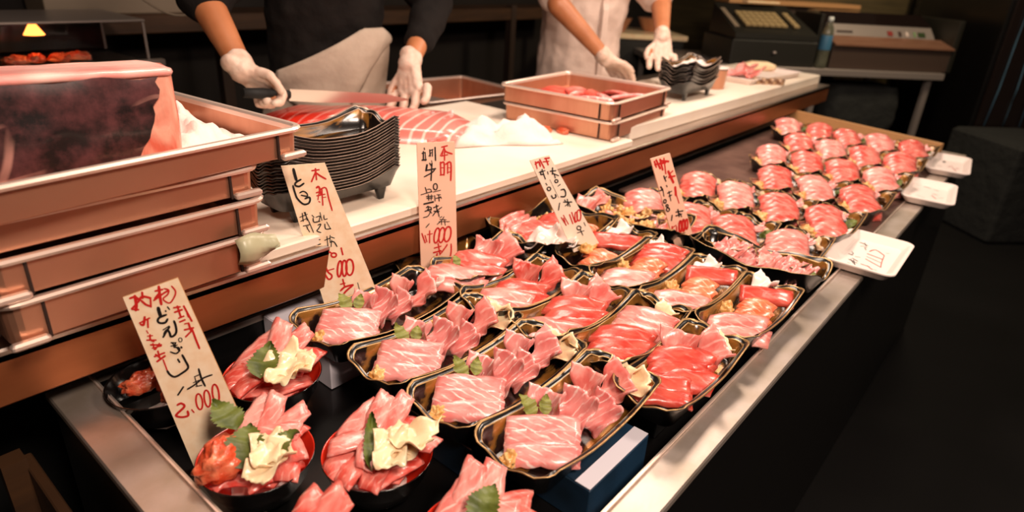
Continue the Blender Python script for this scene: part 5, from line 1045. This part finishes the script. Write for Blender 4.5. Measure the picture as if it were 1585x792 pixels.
# knife held between the two hands
ka, kb = V(.905, 1.512, .262), V(1.290, 1.470, .215)
t = thing('slicing_knife', 'long slicing knife with dark handle held over the tuna loin', 'knife', ka)
kd = (kb-ka).normalized()
mb = MB(); mb.tube([kd*-.10, kd*-.05, V(0, 0, 0), kd*.02], [.012, .014, .012, .011], 10); mb.build('handle', M['black'], t)
mb = MB(); ln = (kb-ka).length; up = V(0, 0, 1)-kd*kd.z; up.normalize(); sdv = kd.cross(up)
vs = []
for q, top_, bot_ in ((.02, .014, -.016), (.10, .014, -.018), (ln-.08, .012, -.014), (ln, .0, -.004)):
    for dz_, w_ in ((top_, .0012), (bot_, .0001)):
        for sg in (-1, 1): vs.append(kd*q+up*dz_+sdv*w_*sg)
fs = []
for i in range(3):
    a = i*4; fs += [(a, a+4, a+6, a+2), (a+1, a+3, a+7, a+5), (a, a+1, a+5, a+4), (a+2, a+6, a+7, a+3)]
fs += [(0, 2, 3, 1), (12, 13, 15, 14)]
mb.add(vs, fs); mb.build('blade', M['knife'], t)
# second person: white coat
sh = {'R': (2.40, 1.86, .60), 'L': (2.76, 1.61, .60)}
el = {'R': (2.22, 1.63, .455), 'L': (2.73, 1.455, .475)}
wr = {'R': (2.340, 1.455, .262), 'L': (2.560, 1.335, .345)}
hm = {'R': ((.14, -.02, -.07), (.0, -.2, -.9), -1, (.5, .45, .4, .35), .98, .4, .03),
      'L': ((-.06, -.05, -.13), (-.5, -.35, 0), 1, (.65, .6, .5, .45), .95, .5, .05)}
base2 = (2.58, 1.76, FLOOR)
P2, wide2, f2 = person('person in a white short sleeved coat reaching with white gloves over the steel pans', base2, (-.6, -.8, 0), (2.58, 1.76, .20), (2.59, 1.75, .50), (2.57, 1.72, .69), (2.54, 1.68, .82), sh, el, wr, (hm, 0), M['coat'], white_top)
mb = MB(); vs = []
for j in range(25):
    v = j/24; z = .56-.60*v; Rr = .158+.004*noise.noise(V(z*9, 0, 0)) + (-.012 if z > .45 else 0)
    for k, o_ in enumerate((-.018, -.012, .012, .018)):
        p = V(2.585, 1.755, z)+f2*(Rr+(.004 if k in (1, 2) else -.012))+V(.8, -.6, 0)*(o_+.045); vs.append(p)
mb.add(vs, [(j*4+k, (j+1)*4+k, (j+1)*4+k+1, j*4+k+1) for j in range(24) for k in range(3)], smooth=False)
mb.build('button_placket', M['coat'], P2, (-base2[0], -base2[1], -base2[2]))
# ------------------------------------------------------------------ steel bin behind the bench, between the two people
t = thing('steel_bin', 'wide steel bin standing behind the bench between the two people', 'bin', (1.90, 1.93, FLOOR), -.12)
def shift(me, dz):
    for v in me.vertices: v.co.z += dz
    return me
link('bin_body', pan_mesh(.50, .42, .12), t).location = (0, 0, .80)
mb = MB(); mb.box((0, 0, .79), (.46, .38, .02)); 
for sx in (-1, 1):
    for sy in (-1, 1): mb.box((sx*.21, sy*.17, .395), (.03, .03, .79))
mb.build('stand', M['black'], t)
mb = MB(); mb.box((-.06, .01, .835), (.22, .26, .05), .3, bev=.006); mb.build('inner_slab', M['silver'], t)
# ------------------------------------------------------------------ background, left: glass display unit, shelf
t = thing('glass_cabinet', 'low dark glass cabinet with modelled orange reflections behind the steel pans', 'display cabinet', (.60, 2.68, FLOOR))
mb = MB(); mb.box((-.02, 0, .50), (.86, .44, 1.0), bev=.01); mb.build('cabinet_body', M['register'], t)
mb = MB(); mb.box((-.02, -.225, 1.012), (.88, .03, .02)); mb.box((-.02, 0, 1.148), (.82, .40, .008), bev=.002)
for sx in (-1, 1): mb.box((sx*.405-.02, -.19, 1.08), (.008, .008, .14)); mb.box((sx*.405-.02, .19, 1.08), (.008, .008, .14))
mb.build('cabinet_frame', M['silver'], t)
mb = MB(); mb.box((-.02, -.195, 1.078), (.80, .004, .125)); mb.build('glass_pane', M['glass'], t)
mb = MB(); mb.box((-.02, .19, 1.08), (.80, .01, .13)); mb.build('back_wall', M['darkglass'], t)
mb = MB(); mb.lathe([(0, 0), (.03, 0), (.006, .04), (0, .04)], n=16); mb.build('added_glow_cone', mat('orange_glow', 'E07830', .4, emit='FF7A30', estr=5), t, (.09, -.08, 1.10))  # glowing cone added to light the orange lumps behind the glass
for i, x in enumerate((.62, .68, .74, .80)):  # orange lumps modelled in place of the orange reflections in the glass
    o = tag(link('reflection_lump', cached('chop_lump', 0), None, (x, 2.58+.02*(i % 2), .215), (0, 0, i)), f'{ORD[i+1]} orange fillet lump from the left inside the glass cabinet', 'reflection', 'modelled orange reflections in the glass cabinet'); o.scale = (1, 1, .8)
t = thing('back_shelf', 'dark wooden wall shelf on posts behind the two people', 'shelf', (1.9, 3.1, FLOOR))
mb = MB(); mb.box((.1, 0, 1.085), (4.4, .30, .075), bev=.004); mb.build('shelf_board', M['darkwood'], t)
mb = MB(); mb.box((.1, .02, .55), (4.4, .24, .04), bev=.004); mb.build('lower_board', M['black'], t)
for x in (-2.0, -.4, 1.62, 2.2):
    mb = MB(); mb.box((x, -.13, .57), (.05, .05, 1.14)); mb.build('post', M['machine'], t)
mb = MB(); mb.box((0, 0, .07), (.62, .22, .14), bev=.006)
tag(mb.build('shelf_box', M['grey_plastic'], None, (1.15, 3.08, .3225)), 'beige box standing on the dark wooden wall shelf', 'box')
mb = MB(); pts = [(.86+.30*k/12, 2.52, .50-.135*(k/12)**.6+.02*math.sin(k/2)) for k in range(13)]; mb.tube(pts, .004, 8)
tag(mb.build('cable', M['grey_plastic']), 'thin grey cable hanging behind the glass cabinet', 'cable')
# beams under the bench at the left end
for i, (x, y, z, dx) in enumerate(((.02, 1.10, -.18, .26), (-.02, 1.00, -.46, .30))):
    t = thing('wooden_crate', ['upper', 'lower'][i]+' dark slatted wooden crate left of the display case', 'crate', (x-.02, y-.30, FLOOR if i else -.42))
    hh = .30 if i else .34
    for k in range(3):
        mb = MB(); mb.box((0, -.20, .05+hh/3*k), (dx, .014, hh/3-.02), bev=.002); mb.build('slat', M['darkwood'], t)
        mb = MB(); mb.box((dx/2, 0, .05+hh/3*k), (.014, .40, hh/3-.02), bev=.002); mb.build('slat', M['darkwood'], t)
    mb = MB(); mb.box((0, 0, .01), (dx, .40, .02)); mb.build('crate_bottom', M['darkwood'], t)
    for sx in (-1, 1):
        for sy in (-1, 1):
            mb = MB(); mb.box((sx*(dx/2-.02), sy*.18, hh/2), (.03, .03, hh)); mb.build('corner_post', M['darkwood'], t)
# ------------------------------------------------------------------ background, right: rotated service table
TR = math.atan2(-.68, .73); TO = V(4.03, 1.618, FLOOR)
def TP(u, y, z=0): return TO+Matrix.Rotation(TR, 3, 'Z') @ V(u, y, 0)+V(0, 0, z-FLOOR)
t = thing('service_table', 'steel service table holding the cash register and wrapping machine', 'table', TP(.5, .35, FLOOR), TR)
def bx(name, u, y, z, d, m, par, ref=(.5, .35), bev=.003):
    mb = MB(); mb.box((u-ref[0], y-ref[1], z-FLOOR), d, bev=bev); return mb.build(name, m, par)
bx('table_top', .53, .35, .078, (1.86, .72, .042), M['silver'], t)
for u in (-.35, .62, 1.40):
    for y in (.05, .66): bx('leg', u, y, -.37, (.035, .035, .86), M['silver'], t)
bx('lower_shelf', .53, .35, -.52, (1.80, .66, .02), M['machine'], t)
bx('side_panel', .10, .04, -.33, (.62, .015, .78), M['machine'], t)
mb = MB(); mb.box((.86, -.3522, .875), (.13, .001, .018)); tag(mb.build('red_sticker', mat('red_sticker', 'A8382E', .5), t), 'small red sticker on the table edge')
# cash register
t = thing('cash_register', 'black cash register with tan keys on the service table', 'cash register', TP(.28, .25, .1), TR)
mb = MB(); mb.box((0, 0, .075), (.56, .46, .15), bev=.006); dw = mb.build('cash_drawer', M['register'], t)
mb = MB()
v0 = [(-.27, -.23, .155), (.27, -.23, .155), (.25, .22, .155), (-.25, .22, .155), (-.27, -.23, .185), (.27, -.23, .185), (.25, .22, .335), (-.25, .22, .335)]
mb.add(v0, [(0, 3, 2, 1), (4, 5, 6, 7), (0, 1, 5, 4), (1, 2, 6, 5), (2, 3, 7, 6), (3, 0, 4, 7)]); mb.build('sloped_body', M['register'], t)
mb = MB(); mb.tube([(-.01, -.232, .08), (.01, -.236, .08)], .008, 10); mb.build('drawer_lock', M['silver'], dw)
sl = Matrix.Rotation(math.atan2(.15, .45), 3, 'X')
for a in range(9):
    for b_ in range(4):
        if a == 7: continue
        mb = MB(); yy = -.13+.052*b_; mb.box((-.16+.04*a, yy, .195+(yy+.23)*.3333+.006), (.034, .044, .012), tilt=sl); mb.build('key', M['keys'], t)
mb = MB(); mb.box((-.235, -.02, .262), (.03, .28, .006), tilt=sl); mb.build('side_trim', M['grey_plastic'], t)
mb = MB(); mb.box((0, 0, .006), (.24, .07, .012), .12, bev=.003)
tag(mb.build('paper_slip', M['ginger'], None, TP(.33, .42, .445), TR), 'white paper slip lying on top of the cash register', 'paper')
# bottle
t = thing('water_bottle', 'plastic water bottle with blue label between register and wrapping machine', 'bottle', TP(.610, .03, .1), 0)
mb = MB(); mb.lathe([(0, 0), (.030, 0), (.035, .006), (.035, .05), (.033, .06), (.035, .07), (.035, .20), (.030, .235), (.014, .265), (.014, .28), (0, .28)], n=24); mb.build('bottle_body', mat('bottle_plastic', '8E8E78', .12, trans=.7), t)
mb = MB(); mb.lathe([(.0358, .11), (.0362, .112), (.0362, .195), (.0358, .197)], n=24); mb.build('bottle_label', mat('blue_label', '3C6A88', .4), t)
mb = MB(); mb.lathe([(0, .275), (.016, .275), (.016, .300), (.013, .303), (0, .303)], n=20); mb.build('bottle_cap', mat('pale_cap', 'D8DCD8', .4), t)
# wrapping machine
t = thing('wrapping_machine', 'wide grey food wrapping machine with silver button panel on the table', 'wrapping machine', TP(1.08, .28, .1), TR)
def wx(name, x, y, z, d, m, bev=.004, tilt=None):
    mb = MB(); mb.box((x, y, z), d, bev=0 if tilt is not None else bev, tilt=tilt); return mb.build(name, m, t)
wx('lower_body', 0, .0, .075, (.82, .50, .15), M['machine'])
mb = MB(); mb.add([(-.41, -.27, .150), (.41, -.27, .150), (.41, -.12, .19), (-.41, -.12, .19), (-.41, -.27, .140), (.41, -.27, .140), (.41, -.12, .14), (-.41, -.12, .14)], [(0, 1, 2, 3), (4, 7, 6, 5), (0, 4, 5, 1), (1, 5, 6, 2), (2, 6, 7, 3), (3, 7, 4, 0)]); mb.build('sealing_plate', M['pansteel'], t)
mb = MB(); mb.add([(-.38, -.13, .165), (.38, -.13, .165), (.37, -.05, .255), (-.37, -.05, .255), (-.38, .20, .165), (.38, .20, .165), (.37, .20, .255), (-.37, .20, .255)], [(0, 1, 2, 3), (4, 7, 6, 5), (0, 4, 5, 1), (1, 5, 6, 2), (2, 6, 7, 3), (3, 7, 4, 0)]); mb.build('control_panel', M['silver'], t)
mb = MB(); mb.add([(-.38, -.045, .257), (.38, -.045, .257), (.36, .06, .325), (-.36, .06, .325), (-.38, .22, .257), (.38, .22, .257), (.36, .22, .325), (-.36, .22, .325)], [(0, 1, 2, 3), (4, 7, 6, 5), (0, 4, 5, 1), (1, 5, 6, 2), (2, 6, 7, 3), (3, 7, 4, 0)]); mb.build('film_cover', M['darkglass'], t)
tl = Matrix.Rotation(math.atan2(.09, .08), 3, 'X')
for x, w_, mm in ((.06, .035, '7A2A24'), (.13, .018, '3A2A24'), (.18, .018, 'C0B0A8'), (.235, .012, '6A8A5A'), (.285, .05, '2A3A1C')):
    mb = MB(); mb.box((x, -.093, .213), (w_, .034, .004), tilt=tl); mb.build('button', mat('button_'+mm, mm, .4), t)
mb = MB(); mb.box((-.26, -.093, .213), (.11, .014, .002), tilt=tl); mb.build('name_plate', M['darkline'], t)
wx('side_cover', .425, .0, .16, (.035, .50, .32), M['register'])
wx('side_cover', -.425, .08, .16, (.025, .34, .30), M['register'])
# cloths over the lower shelf
for i, (u, z, d) in enumerate(((1.02, -.12, (.50, .30, .32)), (1.02, -.30, (.54, .34, .16)))):
    mb = MB(); rings = []
    for k in range(9):
        v = k/8; q = 1-.12*abs(2*v-1)**3-.04*i
        rings.append([(x*q+.014*noise.noise(V(x*9, y*9, v*4+i)), y*q+.014*noise.noise(V(x*9, v*5, y*9)), -d[2]/2+d[2]*v+.012*noise.noise(V(x*8, y*8, 9))) for x, y in rrect_dense(d[0], d[1], .06, 4, 8)])
    mb.loft(rings, cap0=True, cap1=True, smooth=True)
    z0 = (-.51+.16, -.51+.48)[1-i] if False else (-.175 if i == 0 else -.43)
    o = mb.build('folded_cloth', M['cloth_dark'], None, TP(u, .20, z0), TR); tag(o, ['upper', 'lower'][i]+' dark grey bundle of cloth under the service table', 'cloth', 'dark cloth bundles under the service table')
# things behind the register
t = thing('prep_counter', 'dark prep counter with a cream top behind the person in white', 'counter', TP(-.36, .99, FLOOR), TR)
mb = MB(); mb.box((0, 0, .48), (.66, .5, .94)); mb.build('counter_body', M['register'], t)
mb = MB(); mb.box((0, 0, .97), (.70, .54, .035), bev=.004); mb.build('counter_top', M['ginger'], t)
for i, (u, y) in enumerate(((-.48, .92), (-.20, 1.02))):
    mb = MB(); mb.lathe([(0, 0), (.05, 0), (.06, .01), (.10, .09), (.102, .092), (.096, .09), (.05, .012), (0, .012)], n=28)
    tag(mb.build('mixing_bowl', M['pansteel'], None, TP(u, y, .188)), ['steel mixing bowl on the cream counter, nearer the person', 'steel mixing bowl on the cream counter, nearer the register'][i], 'bowl')
mb = MB(); mb.box((0, 0, .26), (1.1, .35, 1.45), bev=.01)
tag(mb.build('steel_cabinet', M['wallg'], None, TP(1.25, 1.15, -.06), TR), 'olive brown steel cabinet behind the wrapping machine', 'cabinet')
mb = MB(); mb.box((0, 0, 0), (1.0, .26, .03), bev=.003); sh_o = tag(mb.build('rear_shelf', M['woodedge'], None, TP(.75, .86, .44), TR), 'wooden shelf right behind the register and wrapping machine', 'shelf')
mb = MB(); mb.box((0, 0, -.625), (.9, .18, 1.22)); tag(mb.build('rear_cupboard', M['machine'], None, TP(.75, .86, .44), TR), 'brown cupboard carrying the wooden shelf behind the register', 'cupboard')
for i, (u, s_, a) in enumerate(((.46, 1.0, .3), (.80, .9, -.3))):
    mb = MB(); rings = []
    for k in range(9):
        v = k/8; r_ = .050*s_*(1-.55*v**1.5)*(.6+.4*math.sin(min(1, v*3)*PI/2))
        rings.append([(r_*math.cos(2*PI*j/16)*(1+.1*noise.noise(V(j, v*3, i)))+.11*v*s_, r_*math.sin(2*PI*j/16), .045+r_*0+.02*math.sin(3*v)+.045*math.sin(2*PI*j/16)*0+.9*r_*math.cos(2*PI*j/16+1.57)) for j in range(16)])
    mb.loft(rings, cap0=True, cap1=True, smooth=True)
    tag(mb.build('rolled_glove', M['ginger'], None, TP(u, .86, .456), TR+a), ['cream rolled cloth on the shelf behind the register', 'cream rolled cloth on the shelf behind the wrapping machine'][i], 'cloth')
# dark upright cabinets at the right
t = thing('tall_fridge', 'tall black fridge with painted blue glints at the right edge', 'fridge', TP(2.05, .30, FLOOR), TR)
mb = MB(); mb.box((0, 0, 1.0), (.75, .80, 2.0), bev=.01); mb.build('fridge_body', M['case_black'], t)
mb = MB(); mb.box((0, -.41, 1.0), (.70, .02, 1.9), bev=.004); mb.build('fridge_door', M['darkglass'], t)
for k in range(5):
    mb = MB(); mb.tube([(-.30+.12*k+.02*math.sin(z_*7+k), -.43-.006*math.sin(z_*9), .6+z_*.25) for z_ in range(6)], .004, 6); mb.build('blue_glint_strip', mat('blue_glint', '4A6A80', .15), t)  # blue tubes imitate bluish highlights on the dark fridge front
mb = MB(); mb.box((0, 0, .30), (.50, .55, .60), bev=.02)
tag(mb.build('dark_crate', M['cloth_dark'], None, TP(1.76, -.42, FLOOR), TR), 'dark covered crate standing right of the service table', 'crate')
